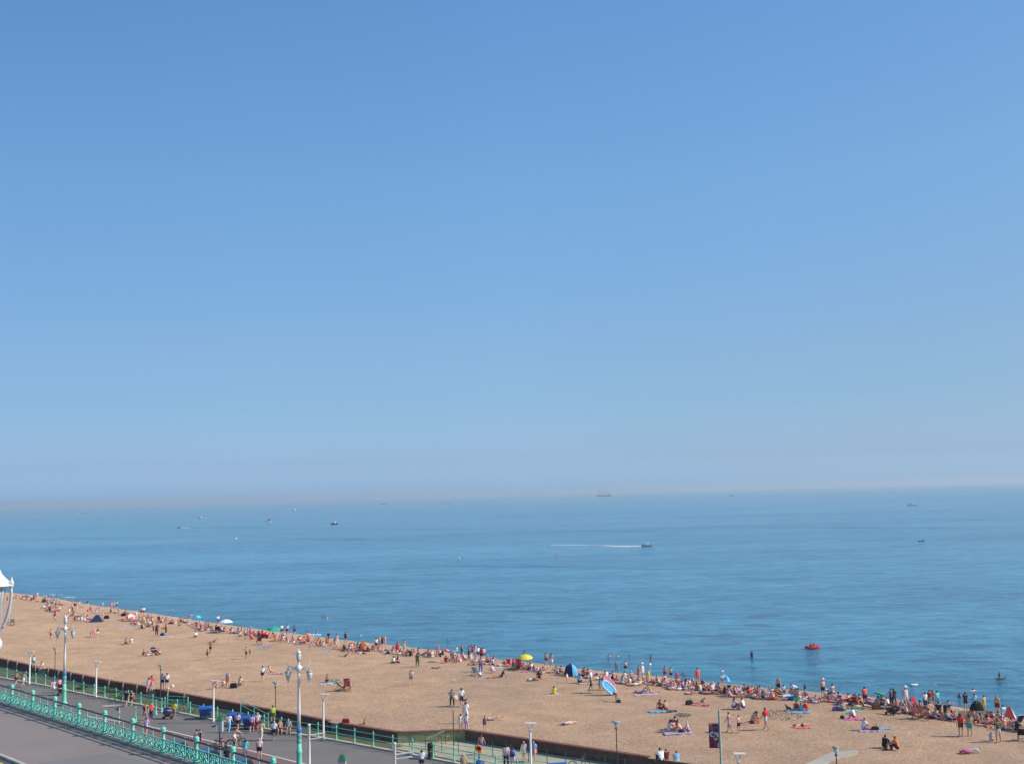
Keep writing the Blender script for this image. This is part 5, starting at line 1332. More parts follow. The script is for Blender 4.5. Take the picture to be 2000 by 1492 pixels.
# cyclist
cp_ = on_z(461,1459,3.0)
fwd_ = Vector((-math.sin(R(-62)), math.cos(R(-62)), 0))*-.26
person((cp_.x+fwd_.x, cp_.y+fwd_.y, cp_.z+.16), 'cycle', -62, 'shorts:white', 'bare chested man riding a bicycle across the promenade', 1, 'blond', 1.02, GRP['P'], face=True)
# child carried on the hip, bundle, backpack
cc_ = on_beach(901.5,1381)
person((cc_.x+.42, cc_.y-.05, cc_.z+.62), 'prop', -90, 'tee:lilac trousers:navy', 'child in navy trousers carried sideways by the tall man in white', 1, 'dark', .66, GRP['B'])
q = on_beach(883,1379); bag((q.x+.35, q.y-.25, q.z+.75), 30, 'pale bundle held by the woman in black leggings', 'cream', 1.0)
q = on_prom(1002,1500); r_ = thing('backpack', (q.x, q.y-.18, q.z+.92), 0, 'blue backpack on the back of the person at the bottom edge', 'backpack')
MB().lathe([(.10,0),(.20,.04),(.21,.30),(.16,.45),(.04,.50)], 10, sx=1, sy=.6).obj('body', cloth('blue'), r_, True); MB().frustum(.06,.24,(.13,.03),(.11,.02), T3(0,-.13,0)).obj('pocket', cloth('navy'), r_)

# bathers in the water: (px, py, depth, pose, yaw, wear, hair, label)
for px, py, dep, pose, yaw, wear, hr, lab in [
 (1222,1309,.35,'stand',10,'shorts:black','dark','bather in black trunks wading left of the white towelled one'),
 (1204,1309,.45,'stand',160,'bikini:grey','dark','child wading left of the bather in black trunks'),
 (1190,1282,1.25,'talk',20,'','dark','left of three distant swimmers above the airbed'),
 (1207,1282,1.25,'stand',80,'','dark','middle of three distant swimmers above the airbed'),
 (1229,1281,1.45,'armsout',0,'','dark','right of three distant swimmers above the airbed'),
 (1272,1288,.95,'stand',0,'bikini:teal','dark','bather standing waist deep in teal top'),
 (1270,1298,1.2,'stand',60,'tee:white','dark','swimmer in white just nearer than the teal topped bather'),
 (1335,1317,1.35,'armsout',-60,'','brown','swimmer off the crowd left of the coral dressed person'),
 (875,1250,1.25,'stand',40,'tee:green','dark','lone swimmer in green off the small red parasol'),
 (892,1272,.8,'stand',30,'bikini:palepink','brown','paddler with pale float behind the small red parasol'),
 (901.5,1270,.75,'stand',-40,'shorts:navy','dark','wader in navy behind the small red parasol'),
 (633,1204,1.3,'armsout',0,'','dark','left one of two swimmers above the pale dinghy'),
 (639,1207,1.3,'stand',60,'bikini:palepink','brown','right one of two swimmers above the pale dinghy'),
 (708,1241,1.15,'bend',60,'tee:lightgrey','dark','stooping bather in the water above the orange tent'),
 (330,1191,1.4,'armsout',40,'','dark','left of two far swimmers above the striped parasols'),
 (338,1190,1.4,'stand',40,'','dark','right of two far swimmers above the striped parasols'),
 (1468.5,1283,.75,'stand',20,'tee:navy trousers:navy','dark','lone dark figure standing in shallow sea left of the red dinghy'),
 (1874,1362,1.15,'stand',-60,'bikini:brown','brown','bather left of the two swimmers off the black tent'),
 (1900,1349,1.35,'armsout',20,'','brown','farther of the two swimmers off the black tent'),
 (1903,1365,1.05,'stand',-20,'tee:white','dark','nearer of the two swimmers off the black tent'),
 (1852,1377,1.1,'armsout',0,'','dark','bather splashing with arms out behind the dark screen'),
 (1952,1325,.85,'stand',60,'tee:black','dark','bather in black holding an olive board out at sea'),
 (619,1241,.65,'stand',-60,'bikini:tan','dark','bather holding the pale dinghy near the hugging pair'),
 (139,1178,.4,'stand',0,'shorts:navy','dark','dark wader between the pale boards at the far left'),
 (200,1184,.5,'stand',20,'tee:lightgrey','dark','wader in grey off the dark green shelter'),
 (73,1166,.2,'stand',10,'dress:white','brown','person in white at the far left waterline'),
 (155,1181,.2,'stand',10,'tee:grey trousers:white','dark','person in grey and white at the far left waterline'),
 (171,1184,.2,'stand',30,'tee:black trousers:white','blond','fair person in black top and white trousers at the waterline')]:
    p = sea_pt(px, py); zf = beach_z(p.x, p.y)
    person((p.x, p.y, -dep), pose, yaw, wear, lab, None, hr, 1.0, GRP['W'])

# ---- crowd packed along the waterline
LM = [(60,'pink windbreak'),(105,'white towel at far left'),(190,'dark green shelter'),(262,'red and white windbreak'),(372,'pink and green parasol'),(387,'turquoise parasol'),(441,'white parasol'),(534,'green parasol'),(712,'orange tent'),(870,'small red parasol'),
 (1027,'yellow parasol'),(1116,'blue and white tent'),(1255,'white towelled bather'),(1415,'rainbow parasol'),(1541,'blue cool box'),(1647,'magenta parasol'),(1721,'small green parasol'),(1784,'red wedge tent'),(1910,'black dome tent'),(1972,'leaning red tent')]
NUM = ['first','second','third','fourth','fifth','sixth','seventh','eighth','ninth','tenth','eleventh','twelfth','thirteenth','fourteenth','fifteenth','sixteenth','seventeenth','eighteenth','nineteenth','twentieth','twenty-first','twenty-second','twenty-third','twenty-fourth','twenty-fifth','twenty-sixth','twenty-seventh','twenty-eighth','twenty-ninth','thirtieth','thirty-first','thirty-second','thirty-third','thirty-fourth','thirty-fifth','thirty-sixth']
CROWD = [ # x0,x1,dy0,dy1,n   dy relative to the shoreline
 (30,120,3,9,8),(120,180,6,12,4),(140,176,24,32,5),(215,262,4,9,4),(262,420,5,9,12),(90,118,14,24,6),(262,300,14,24,8),(420,660,6,12,18),(720,830,5,11,8),(830,1000,4,10,10),(1000,1180,4,11,12),(1180,1300,4,12,8),(1300,1540,4,12,22),(1540,1680,5,13,10),(1680,1860,6,16,12),(1860,2000,8,22,10),
 (22,72,3,6,5),(86,120,6,10,6),(86,120,20,27,5),(180,215,6,14,4),(235,262,12,20,4),(262,322,10,30,12),(330,350,8,14,2),(375,412,8,16,9),(416,440,9,14,3),(443,475,8,13,5),(484,530,6,14,7),(535,600,8,16,7),
 (660,712,8,18,9),(745,810,6,12,7),(826,850,3,9,5),(876,912,5,14,4),(918,950,5,10,3),(1005,1062,4,12,7),(1083,1102,5,9,3),(1136,1186,3,9,9),(1178,1248,6,16,14),(1258,1300,5,10,9),
 (1300,1410,5,15,26),(1416,1515,6,14,20),(1535,1605,6,12,7),(1618,1640,5,9,3),(1672,1738,4,9,7),(1750,1800,8,16,6),(1800,1870,14,22,9),(1925,1965,12,22,8)]
rng = random.Random(11); GEN = []
for x0, x1, d0, d1, n in CROWD:
    n = int(n*1.55+1)
    for k in range(n):
        x = x0 + (x1-x0)*(k+.5+rng.uniform(-.35,.35))/n
        ys = float(np.interp(x, [q[0] for q in SHORE_PX], [q[1] for q in SHORE_PX]))
        GEN.append((x, ys + rng.uniform(d0, d1)))
GEN.sort()
cnt = {}
def assign(x):
    best = min(LM, key=lambda l: abs(l[0]-x)); return best[1], ('left' if x < best[0] else 'right'), abs(x-best[0])
order = {}
for i, (x, y) in enumerate(GEN):
    lm, sd, d = assign(x); order.setdefault((lm, sd), []).append((d, i))
rank = {}
for k_, v_ in order.items():
    for r_i, (d, i) in enumerate(sorted(v_)): rank[i] = (k_[0], k_[1], r_i)
CP = [('kneesup','sitting with knees up'),('kneesup','sitting with knees up'),('cross','sitting cross legged'),('legsout','sitting with legs out'),('sidesit','sitting sideways'),('reach','leaning forward'),('back','lying on the back'),('front','lying face down'),('back2','lying flat')]
CW = [('bikini:{0} briefs:{0}','in {0} bikini',('red','palepink','white','black','navy','orange','white','teal','black')),('shorts:{0}','bare chested in {0} shorts',('navy','red','black','white','grey','blue','maroon')),
      ('tee:{0} shorts:navy','in {0} tee',('white','white','palepink','coral','lilac','black','lightblue','grey')),('swimsuit:{0}','in {0} swimsuit',('black','red','pink','navy','maroon')),('vest:{0} shorts:white','in {0} vest',('pink','cream','maroon','purple','white'))]
NICE = dict(palepink='pale pink', lightblue='light blue', lightgrey='light grey')
for i, (x, y) in enumerate(GEN):
    pose, ptxt = rng.choice(CP); w_, wt, cols = rng.choice(CW); col = rng.choice(cols)
    yaw = rng.choice([rng.uniform(-60,60), rng.uniform(-60,60), rng.uniform(-130,130)]) if pose not in ('back','front','back2') else rng.choice([-85,85,-60,60,20])
    lm, sd, rk = rank[i]
    lab = 'bather %s %s, %s in the crowd %s of the %s' % (ptxt, wt.format(NICE.get(col, col)), NUM[min(rk,35)], sd, lm)
    if len(lab.split()) > 16: lab = 'bather %s %s, %s %s of the %s' % (ptxt.replace('with ', '').replace('on the ', ''), wt.format(NICE.get(col, col)), NUM[min(rk,35)], sd, lm)
    while len(lab.split()) > 16: lab = lab.replace('bare chested ', '').replace('bather ', '', 1)
    if rng.random() < .35 and ('bikini' in w_ or 'swimsuit' in w_): w_ += ' long'
    sk = rng.choice([0,1,1,1,2,2]); sc = rng.choice([1,1.05,1.1,.75,1.0])
    p = on_beach(x, y)
    person(p, pose, yaw, w_.format(col), lab, sk, rng.choice(['dark','dark','brown','brown','blond','grey']), sc, GRP['B'])
# the farthest of the crowd merge into one mass (past about 300 single figures)
def join_crowd(objs):
    vs = []; fs = []; mi = []; mats = {}
    for o in objs:
        Mo = Matrix.LocRotScale(o.location, o.rotation_euler, o.scale)
        for q in [o] + list(o.children):
            me = q.data; k = len(vs); m_ = q.material_slots[0].material; idx = mats.setdefault(m_.name, len(mats))
            vs += [tuple(Mo @ v.co) for v in me.vertices]; fs += [tuple(k+i for i in p.vertices) for p in me.polygons]; mi += [idx]*len(me.polygons)
    me = bpy.data.meshes.new('distant_crowd'); me.from_pydata(vs, [], fs); me.update()
    for n_ in mats: me.materials.append(bpy.data.materials[n_])
    me.polygons.foreach_set('material_index', mi); me.polygons.foreach_set('use_smooth', [True]*len(me.polygons))
    o = link('distant_crowd', me); struct(o, 'stuff'); tag(o, 'tiny far bathers packed along the waterline, too small to tell apart', 'crowd')
    for q in objs:
        for ch in list(q.children): bpy.data.objects.remove(ch)
        bpy.data.objects.remove(q)
nfix = len(PEOPLE) - len(GEN)
gen = sorted(PEOPLE[nfix:], key=lambda o: -o.location.length/o.scale[0])
njoin = max(0, len(PEOPLE) + 8 - 318)
join_crowd(gen[:njoin]); PEOPLE = [o for o in PEOPLE[:nfix]] + gen[njoin:]
print('people', len(PEOPLE), 'joined', njoin)

# ------------------------------------------------------------------ beach gear in place
parasol(441,1236,1.15,2.2,['white'],'white parasol near the waterline at centre left', pole='brown')
parasol(535,1240,1.1,1.35,['green','teal'],'large green parasol tilted towards the camera', tilt=-14, tdir=120)
parasol(518,1246,.9,.85,['red','coral'],'low red parasol in front of the green one', tilt=-20, tdir=-110)
parasol(371,1211,.55,1.0,['pink','green','coral'],'pink and green parasol left of the turquoise one', tilt=20, tdir=200)
parasol(387,1212,.55,1.0,['turquoise'],'turquoise parasol at the waterline', tilt=22, tdir=-40)
parasol(871,1293,.66,1.7,['red','pink'],'small red and pink parasol right of the tall woman in pink', tilt=14, tdir=60, pole='maroon')
parasol(1027,1308,.90,1.85,['yellow'],'yellow parasol at the waterline in the centre', tilt=-8, tdir=100)
parasol(1417,1347,.68,1.55,['blue','aqua','purple','red','green','lightblue'],'rainbow coloured parasol in the crowd right of centre', tilt=30, tdir=-30)
parasol(1646,1376,.62,.7,['magenta','pink'],'magenta parasol standing low in the crowd', tilt=-24, tdir=-60)
parasol(1720,1379,.55,1.35,['green'],'small green parasol left of the close standing pair', tilt=20, tdir=30)
parasol(260,1212,.85,.95,['coral','palepink','white'],'coral and white parasol tipped over near the far left crowd', tilt=48, tdir=-20)
tent(712,1270,1.75,1.25,['orange','orange','tan'],'orange dome tent with sitters in front', n=6)
tent(1116,1319,1.75,1.40,['aqua','white','lightblue','navy','navy','aqua'],'blue and white dome tent at the waterline', yaw=-25, n=6)
tent(1910,1396,1.55,1.35,['black','black','olive'],'black dome tent among the crowd at right', n=6)
wedge_tent(1785,1384,1.1,1.15,'red','coral','red wedge shaped tent at the waterline on the right', yaw=15)
wedge_tent(1972,1402,1.1,1.0,'coral','palepink','red and pale pink leaning tent at the far right crowd', yaw=-30)
windbreak(58,1168,10,3.0,.7,['pink','red','palepink','white','pink'],'pink and red striped windbreak at the far left waterline')
windbreak(256,1209,30,1.8,.6,['red','white','red','white','coral'],'red and white striped windbreak at the far left crowd')
windbreak(1001,1297,8,1.7,.7,['red','pink','red'],'low red windbreak left of the yellow parasol')
windbreak(1903,1407,-8,3.2,.85,['cream','tan','cream','tan'],'long tan and cream windbreak at the lower right crowd')
windbreak(1851,1397,6,.8,.95,['black','navy'],'small dark screen left of the black square bag')
wedge_tent(189,1214,2.3,1.2,'navy','olive','dark green beach shelter in the far left group', yaw=10, name='beach_shelter')
deckchair(on_beach(665,1350), -60, 'black', 'farther dark deckchair folded low, left of the occupied one')
deckchair(on_beach(678,1348), -165, 'maroon', 'nearer dark deckchair with a sitter on the open shingle', s=1.15)
deckchair(on_beach(1005,1309), 20, 'grey', 'grey deckchair left of the yellow parasol')
deckchair(on_beach(928,1319), -25, 'aqua', 'blue deckchair left of the man in jeans')
deckchair(on_beach(24,1221), 20, 'lightblue', 'pale blue beach seat on open shingle at the far left', s=1.1)
deckchair(on_beach(506,1258), 30, 'maroon', 'maroon deck seat in front of the low red parasol', s=1.1)
deckchair(on_beach(425,1235), 30, 'black', 'dark deck seat left of the white parasol pole')
deckchair(on_beach(1790,1404), -30, 'pink', 'pink patterned deckchair below the red wedge tent', s=1.15)
deckchair(on_beach(1800,1407), 30, 'tan', 'tan deckchair beside the pink patterned one', s=1.1)
deckchair(on_beach(1989,1425), 15, 'navy', 'navy deckchair with white top at the right picture edge', frame='lightgrey', s=1.3)
deckchair(on_beach(1996,1446), -30, 'black', 'dark low seat cut by the right picture edge')
for a in [(325,1243,-85,'white','white towel right of the navy bags',2.6,1.1),(540,1315,-85,'palepink','pale pink towel stretching right of the seated woman',2.4,.6),(632,1272,-85,'lightblue','white and pale blue towel heap above the reclining woman',2.6,1.2),
 (412,1234,-85,'cream','cream towel left of the white parasol',1.8,.9),(766,1278,-85,'cream','cream towel in front of the red wrapped person',2.2,.7),(972,1304,-85,'white','white towel above the kneeling woman',1.6,.7),
 (1082,1358,-85,'cream','cream towel under the person in yellow',2.2,.9),(1145,1335,-85,'cream','cream towel under the bather right of the toddler',2.2,1.0),(1262,1357,-85,'palepink','pale pink towel under the two reclining bathers',3.4,1.0),
 (1285,1390,-80,'aqua','bright blue towel under the tanned couple',2.3,1.1),(1308,1389,-85,'navy','dark blue towel right of the bright blue one',1.8,.8),(1325,1432,-85,'lilac','lilac picnic blanket left of the banner',3.4,1.3),
 (1560,1391,-85,'lightblue','pale blue towel under the family of four',3.0,1.2),(1566,1422,-85,'coral','orange towel under the sunburnt man',2.0,.9),(1672,1383,-85,'green','green towel left of the dark seat group',2.2,.8),
 (1662,1390,-85,'turquoise','pale turquoise towel in front of the green one',2.2,.8),(1665,1406,-85,'magenta','magenta towel under the man in white shirt',2.2,.8),(1722,1424,-85,'lightblue','light blue towel right of the reclining bather',2.0,.8),
 (1698,1428,-85,'lilac','lilac towel under the reclining bather in coral',2.4,.9),(1368,1377,-85,'coral','coral towel under the bather in red bikini',2.4,.8),(104,1224-28,-80,'white','white towel in the group left of the seated white group',2.0,1.0),
 (238,1222,-85,'lilac','lilac towel in the row above the sitting pair',1.8,.9),(247,1223,-85,'white','white towel in the row above the sitting pair',1.8,.9),(258,1223,-85,'lightblue','light blue towel in the row above the sitting pair',1.8,.9),
 (515,1264,-85,'lightblue','light blue towel in front of the maroon deck seat',2.4,1.0),(524,1262,-60,'magenta','magenta towel right of the light blue one',1.5,.7),(654,1333,-85,'turquoise','turquoise towel under the reclining reader',2.2,.9),
 (638,1336,-85,'white','white towel in front of the upright sitter left of the reader',1.8,.7),(795,1296,-80,'lightgrey','pale towel heap right of the dark haired pair',1.5,.8),(1040,1312,-80,'lightblue','light blue towel right of the yellow parasol pole',1.6,1.1),
 (1029,1312,-80,'magenta','magenta towel below the yellow parasol pole',1.8,.8),(1063,1313,-80,'white','white towel left of the blue and white tent',2.4,.8),(1510-20,1360,-80,'cream','cream towel left of the dark bag in the crowd',2.6,.8),
 (1640-14,1371,-80,'white','white towel left of the magenta parasol',1.8,.8),(1871,1403,-80,'white','white towel left of the tan windbreak',2.2,.9),(1948,1412,-70,'cream','cream towel left of the leaning red tent',1.8,.9),
 (1310,1341,-80,'aqua','blue towel in the crowd left of the rainbow parasol',1.7,.8),(960,1324,-60,'red','red towel heap beside the kneeling woman',1.4,.8),(218,1196,-80,'palepink','pale pink towel near the pink clad standing person',2.6,1.0)]:
    towel(a[0],a[1],a[2],a[3],a[4],a[5]*.72,a[6]*.8)
def bb(px, py, yaw, col, lab, s=1.0): bag(on_beach(px, py), yaw, lab, col, s*.78)
bb(317,1241,0,'navy','navy bags heaped right of the man in navy',1.6); bb(1346,1376,20,'black','black bag at the head of the bather in red bikini',1.7); bb(1208,1372,0,'navy','dark bag right of the stooping maroon person',1.2)
bb(1517,1360,10,'black','large dark bag below the grey haired standing man',2.4); bb(1555,1368,0,'green','green bag under the bending person in white',1.7); bb(1633,1388,20,'purple','dark purple bag left of the light blue bag',1.6)
bb(1641,1387,-10,'lightblue','light blue bag left of the green towel',1.7); bb(1645,1402,0,'black','pair of dark shoes upright left of the white shirted man',.9); bb(1710,1427,0,'black','dark bag between the reclining bather and the blue towel',1.5)
bb(1870,1398,0,'black','square black bag left of the person in navy',1.7); bb(1880,1399,0,'red','red bag right of the square black bag',1.5); bb(1893,1399,0,'magenta','magenta bag in front of the black dome tent',1.5); bb(1397,1348,0,'navy','navy bag heap left of the rainbow parasol',1.9)
bb(1388,1346,30,'black','black bag left of the navy bag heap',1.6); bb(456,1343,0,'black','dark green and black bag in the family group',2.0); bb(86,1176,0,'navy','dark bag heap at the far left waterline',2.2); bb(146,1183,0,'black','black bag at the waterline above the seated white group',2.0)
bb(208,1208,0,'black','black bag right of the dark green shelter',2.2); bb(578,1260,0,'tan','tan bag alone right of the orange board',1.2); bb(887,1330,0,'cream','small cream bag alone on open shingle',1.0); bb(757,1277,0,'black','small black bag left of the cream towel',1.1); bb(675,1413,0,'maroon','dark maroon bag on the wall end left of the boy in lime',1.8)
bb(1730,1466,0,'brown','brown bag between the seated person in black and the one in orange',.9); bb(1712,1384,0,'brown','brown bag heap below the small green parasol',1.9); bb(241,1203,0,'black','black bag left of the red and white windbreak',2.2)
cushion_box(1537,1366,8,'aqua','white','light blue cool box with white lid in the crowd',.8); cushion_box(1547,1367,-6,'blue','lightblue','darker blue cool box right of the light blue one',.8)
pushchair(on_beach(300,1279), -60, 'navy hooded buggy in the middle of the far left trio', 'navy', 1.1)
pushchair(on_beach(1738,1394), 70, 'dark brown pushchair left of the red wedge tent', 'brown', .95)
pushchair(on_beach(1748,1396), 110, 'black pushchair right of the dark brown one', 'black', .85)
# boards, floats, balls
def board(pos, yaw, col, label, L=1.9, W=.55, tilt=0, name='bodyboard', cat='board'):
    r = thing(name, pos, yaw, label, cat); r.rotation_euler = (R(tilt), 0, R(yaw)); vs = []; n = 18
    for z in (0, .07): vs += [(W/2*math.cos(2*math.pi*i/n), L/2*math.copysign(abs(math.sin(2*math.pi*i/n))**.8, math.sin(2*math.pi*i/n)), z + .10*abs(math.sin(2*math.pi*i/n))**4) for i in range(n)]
    MB().add(vs, [tuple(reversed(range(n))), tuple(range(n, 2*n))] + [(i, (i+1)%n, n+(i+1)%n, n+i) for i in range(n)]).obj('deck', cloth(col), r)
    MB().box(-.02,.02,-.15,-.0,-.12,0, T3(0,-L*.35,0)).obj('fin', cloth('black'), r)
board(on_beach(537,1252)+Vector((0,0,.05)), -85, 'orange', 'orange board lying right of the maroon deck seat', 1.9)
for px, py, col, lab, L in ((87,1164,'white','white float in the sea at the far left',1.6),(102,1162,'white','second white float in the sea at the far left',1.5),(117,1162,'lightgrey','pale grey float in the sea at the far left',1.6),(135,1167,'white','long white board in the sea at the far left',3.2),
   (257,1194,'lightgrey','pale float at the water above the red and white windbreak',2.6),(884,1273,'turquoise','pale turquoise float beside the paddler',1.6),(1785,1338,'white','small white float off the small green parasol',1.0),(1955,1326,'olive','olive board held by the bather in black',1.3)):
    q = sea_pt(px, py); board(q+Vector((0,0,.05)), -80, col, lab, L, .7, name='float', cat='float')
q = on_beach(337,1342); r_ = thing('beach_ball', q, 0, 'small white ball right of the two standing men', 'ball'); MB().ball((0,0,.16), .16, 10).obj('shell', cloth('white'), r_, True)
q = on_beach(328,1346); r_ = thing('beach_ball', q, 0, 'second small white ball nearer the beach wall', 'ball'); MB().ball((0,0,.14), .14, 10).obj('shell', cloth('cream'), r_, True)
# dinghies
def dinghy(pos, yaw, L, W, col, inner, label):
    r = thing('inflatable_dinghy', pos, yaw, label, 'dinghy'); P = []
    for i in range(24):
        a = 2*math.pi*i/24; P.append((W/2*math.copysign(abs(math.cos(a))**.7, math.cos(a)), L/2*math.sin(a), .22+.06*abs(math.sin(a))**3))
    MB().tube(P, .19, 8, closed=True).obj('rim_tube', cloth(col), r, True)
    MB().add([(p[0]*.85,p[1]*.88,.12) for p in P], [tuple(range(24))]).obj('floor', cloth(inner), r)
    for y in (-L*.12, L*.2): MB().tube([(-W*.4,y,.30),(W*.4,y,.30)], .10, 7).obj('seat', cloth(inner), r, True)
    MB().tube([(p[0]*1.1,p[1]*1.08,p[2]+.02) for p in P], .018, 4, closed=True).obj('grab_rope', cloth('white'), r)
    return r
q = sea_pt(1587,1267); dinghy(q, -86, 1.9, 1.1, 'red', 'coral', 'red inflatable dinghy with two people out at sea')
person(q+Vector((-.38,0,.12)), 'kneesup', -86, 'shorts:black', 'left paddler sitting in the red dinghy', 2, 'dark', .95, GRP['W']); person(q+Vector((.40,0,.12)), 'kneesup', 90, 'tee:coral', 'right paddler sitting in the red dinghy', 1, 'dark', .95, GRP['W'])
q = sea_pt(614,1243); dinghy(q, -100, 2.1, 1.2, 'lightblue', 'white', 'pale blue dinghy in the shallows right of the hugging pair')
# carried airbeds
def axes(vy, vz):
    vy = Vector(vy).normalized(); vz = Vector(vz); vx = vy.cross(vz).normalized(); vz = vx.cross(vy); return Matrix((vx, vy, vz)).transposed().to_4x4()
q = on_beach(1203,1357)
o = airbed(q, (0,0,0), 1.62, .74, 'paleaqua', 'aqua', 'light blue inflatable airbed carried upright on the shingle'); o.matrix_world = Matrix.Translation(q+Vector((-.72,.05,.76))) @ axes((-.70,.0,.66),(.25,-.85,.35))
q = on_beach(1198,1349)
o = airbed(q, (0,0,0), 1.4, .58, 'pink', 'pink', 'pink inflatable airbed behind the light blue one'); o.matrix_world = Matrix.Translation(q+Vector((-.42,.30,.90))) @ axes((-.70,.0,.66),(.25,-.85,.35))
bag(on_beach(1184,1337), 0, 'purple bag just left of the pink airbed', 'purple', 2.0)

# ------------------------------------------------------------------ boats
def hullmesh(L, W, H, bow=.35, n=10):
    vs = []; 
    for i in range(n+1):
        t_ = i/n; x = -L/2+L*t_; wv = W/2*(1-max(0,(t_-.55)/.45)**2.2) if t_ < 1 else .02; wv = max(wv, .02); sheer = H*(1+bow*max(0,(t_-.4)/.6)**2)
        vs += [(x,-wv,sheer),(x,-wv*.7,-.25),(x,wv*.7,-.25),(x,wv,sheer)]
    fs = []
    for i in range(n):
        a = 4*i
        for k in range(3): fs.append((a+k,a+4+k,a+5+k,a+k+1))
        fs.append((a+3,a+7,a+4,a))
    fs += [(0,1,2,3),(4*n+3,4*n+2,4*n+1,4*n)]
    return vs, fs
def boat(px, py, L, yaw, hull, cabin, label, H=.8, W=2.0, name='motor_boat', cat='boat', canopy=True, tall=1.0):
    far = sea_pt(px, py).y > 900
    if far: H *= 1.6; tall *= 1.7; W *= 1.3
    r = thing(name, sea_pt(px, py), yaw, label, cat)
    MB().add(*hullmesh(L, W, H)).obj('hull', cloth(hull), r)
    if canopy:
        MB().frustum(H, H+1.1*tall, (L*.16,W*.36), (L*.12,W*.30), T3(-L*.05,0,0)).obj('cabin', cloth(cabin), r)
        MB().frustum(H+1.102*tall, H+1.22*tall, (L*.20,W*.40), (L*.19,W*.38), T3(-L*.06,0,0)).obj('cabin_roof', cloth(hull if cabin == 'black' else cabin), r)
        MB().box(L*.112,L*.125,-W*.28,W*.28,H+.35,H+.95).obj('windscreen', mat('car_glass',(0,0,0)), r)
    MB().box(-L/2-.35,-L/2-.02,-.18,.18,-.1,H+.35).obj('outboard_motor', M_DARK, r)
    return r
def wake(pts, w_, m, label, h=.05, kind='wake'):
    P = [sea_pt(*p) for p in pts]; vs = []; rng2 = random.Random(len(pts)*7+int(pts[0][0])); Q = []
    for a, b in zip(P, P[1:]):
        n = 14
        for i in range(n): Q.append(a.lerp(b, i/n))
    Q.append(P[-1])
    for i, q in enumerate(Q):
        d = (Q[min(i+1,len(Q)-1)]-Q[max(i-1,0)]).normalized(); nn = Vector((-d.y, d.x, 0)); ww = w_*(.35+.65*rng2.random())*math.sin(math.pi*(i+.6)/(len(Q)+.2))**.4
        vs += [tuple(q-nn*ww/2+Vector((0,0,.02))), tuple(q+Vector((0,0,.02+h))), tuple(q+nn*ww/2+Vector((0,0,.02)))]
    fs = []
    for i in range(len(Q)-1): fs += [(3*i,3*i+3,3*i+4,3*i+1),(3*i+1,3*i+4,3*i+5,3*i+2)]
    o = MB().add(vs, fs).obj(kind, m); struct(o, 'stuff'); tag(o, label, 'wake'); return o
FOAM = mat('foam', (0,0,0))
boat(1266,1066.5,4.8,3,'grey','white','dark speedboat with white top heading right and trailing foam',.55,1.8,'speedboat',tall=.8)
wake([(1255,1066.5),(1215,1066.8),(1176,1065.6)], 5.0, FOAM, 'bright white foam trail right behind the dark speedboat', .25)
wake([(1178,1065.3),(1120,1064.6),(1076,1064.0)], 2.0, FOAM, 'thin fading foam trail farther left behind the speedboat', .1)
boat(525,1020,7,200,'white','brown','white cabin boat with dark roof at centre left of the sea',.9,2.2,'motor_boat')
boat(391,1013,7,170,'white','white','small white motor boat left of the dark roofed one',1.0,2.4,'motor_boat',tall=.7)
boat(653,1024,6.2,175,'maroon','white','dark red fishing boat with white wheelhouse',.7,2.2,'fishing_boat','boat',tall=.9)
boat(349,1031,2.8,185,'grey','white','jet ski heading left with white spray at left',.5,1.1,'jet_ski','jet ski',canopy=False)
q = sea_pt(349,1031); person(q+Vector((.1,0,.3)), 'crouch', 90, 'tee:coral shorts:black', 'rider crouched on the jet ski', 1, 'dark', 1.0, GRP['W'])
wake([(351,1030.6),(372,1031)], 3.0, FOAM, 'white foam trail behind the jet ski', .3)
boat(574,997,10,150,'white','white','tiny white motor boat above the dark roofed cabin boat',1.2,2.8,'motor_boat')
boat(560,990,14,185,'grey','grey','tiny dark grey boat near the horizon at centre left',.9,2.6,'motor_boat',canopy=False)
boat(148,1004.5,14,180,'white','white','left one of two tiny white boats at far left',1.3,3,'motor_boat')
boat(167,1003,20,180,'lightgrey','lightgrey','right one of two tiny pale boats at far left',.9,3,'motor_boat',canopy=False)
boat(749,985,12,180,'black','grey','tiny dark boat near the horizon above the centre left sea',1.2,3,'motor_boat')
boat(873,983,15,180,'white','white','tiny white boat near the horizon left of centre',1.8,3.4,'motor_boat')
boat(1001,976,18,180,'white','white','tiny white boat near the horizon left of the tall ship',2.2,4,'motor_boat')
boat(1429,969,16,180,'white','white','tiny white boat near the horizon right of the tall ship',2.4,4,'motor_boat')
boat(1781,987,11,180,'white','white','small pale boat near the horizon at the far right',.8,3,'motor_boat')
boat(1798,1057,2.2,180,'grey','black','small dark dinghy low in the water at the right',.3,1.0,'rowing_boat','boat',canopy=False)
r_ = thing('sailing_dinghy', sea_pt(51,1010), 0, 'tiny white sail at the far left of the sea', 'sailing boat')
MB().add(*hullmesh(6,1.8,.6)).obj('hull', cloth('white'), r_); MB().tube([(0,0,.5),(0,0,8)], .06, 5).obj('mast', M_STEEL, r_); MB().add([(0,0,1),(-2.2,0,1.1),(0,.0,7.6),(0,.06,1),(-2.2,.06,1.1),(0,.06,7.6)], [(0,1,2),(5,4,3)]).obj('sail', cloth('white'), r_)
for px, py, col, lab in ((1087,1083,'orange','orange and white buoy below the speedboat trail'),(897,1092,'cream','small pale buoy left of the orange one')):
    r_ = thing('buoy', sea_pt(px, py), 0, lab, 'buoy', scale=.6); MB().lathe([(.3,-.2),(.6,0),(.6,.35),(.25,.7),(.08,.8),(.06,1.5)], 10).obj('float', cloth(col), r_, True); MB().ball((0,0,1.6), .16, 8).obj('topmark', cloth('white'), r_, True)
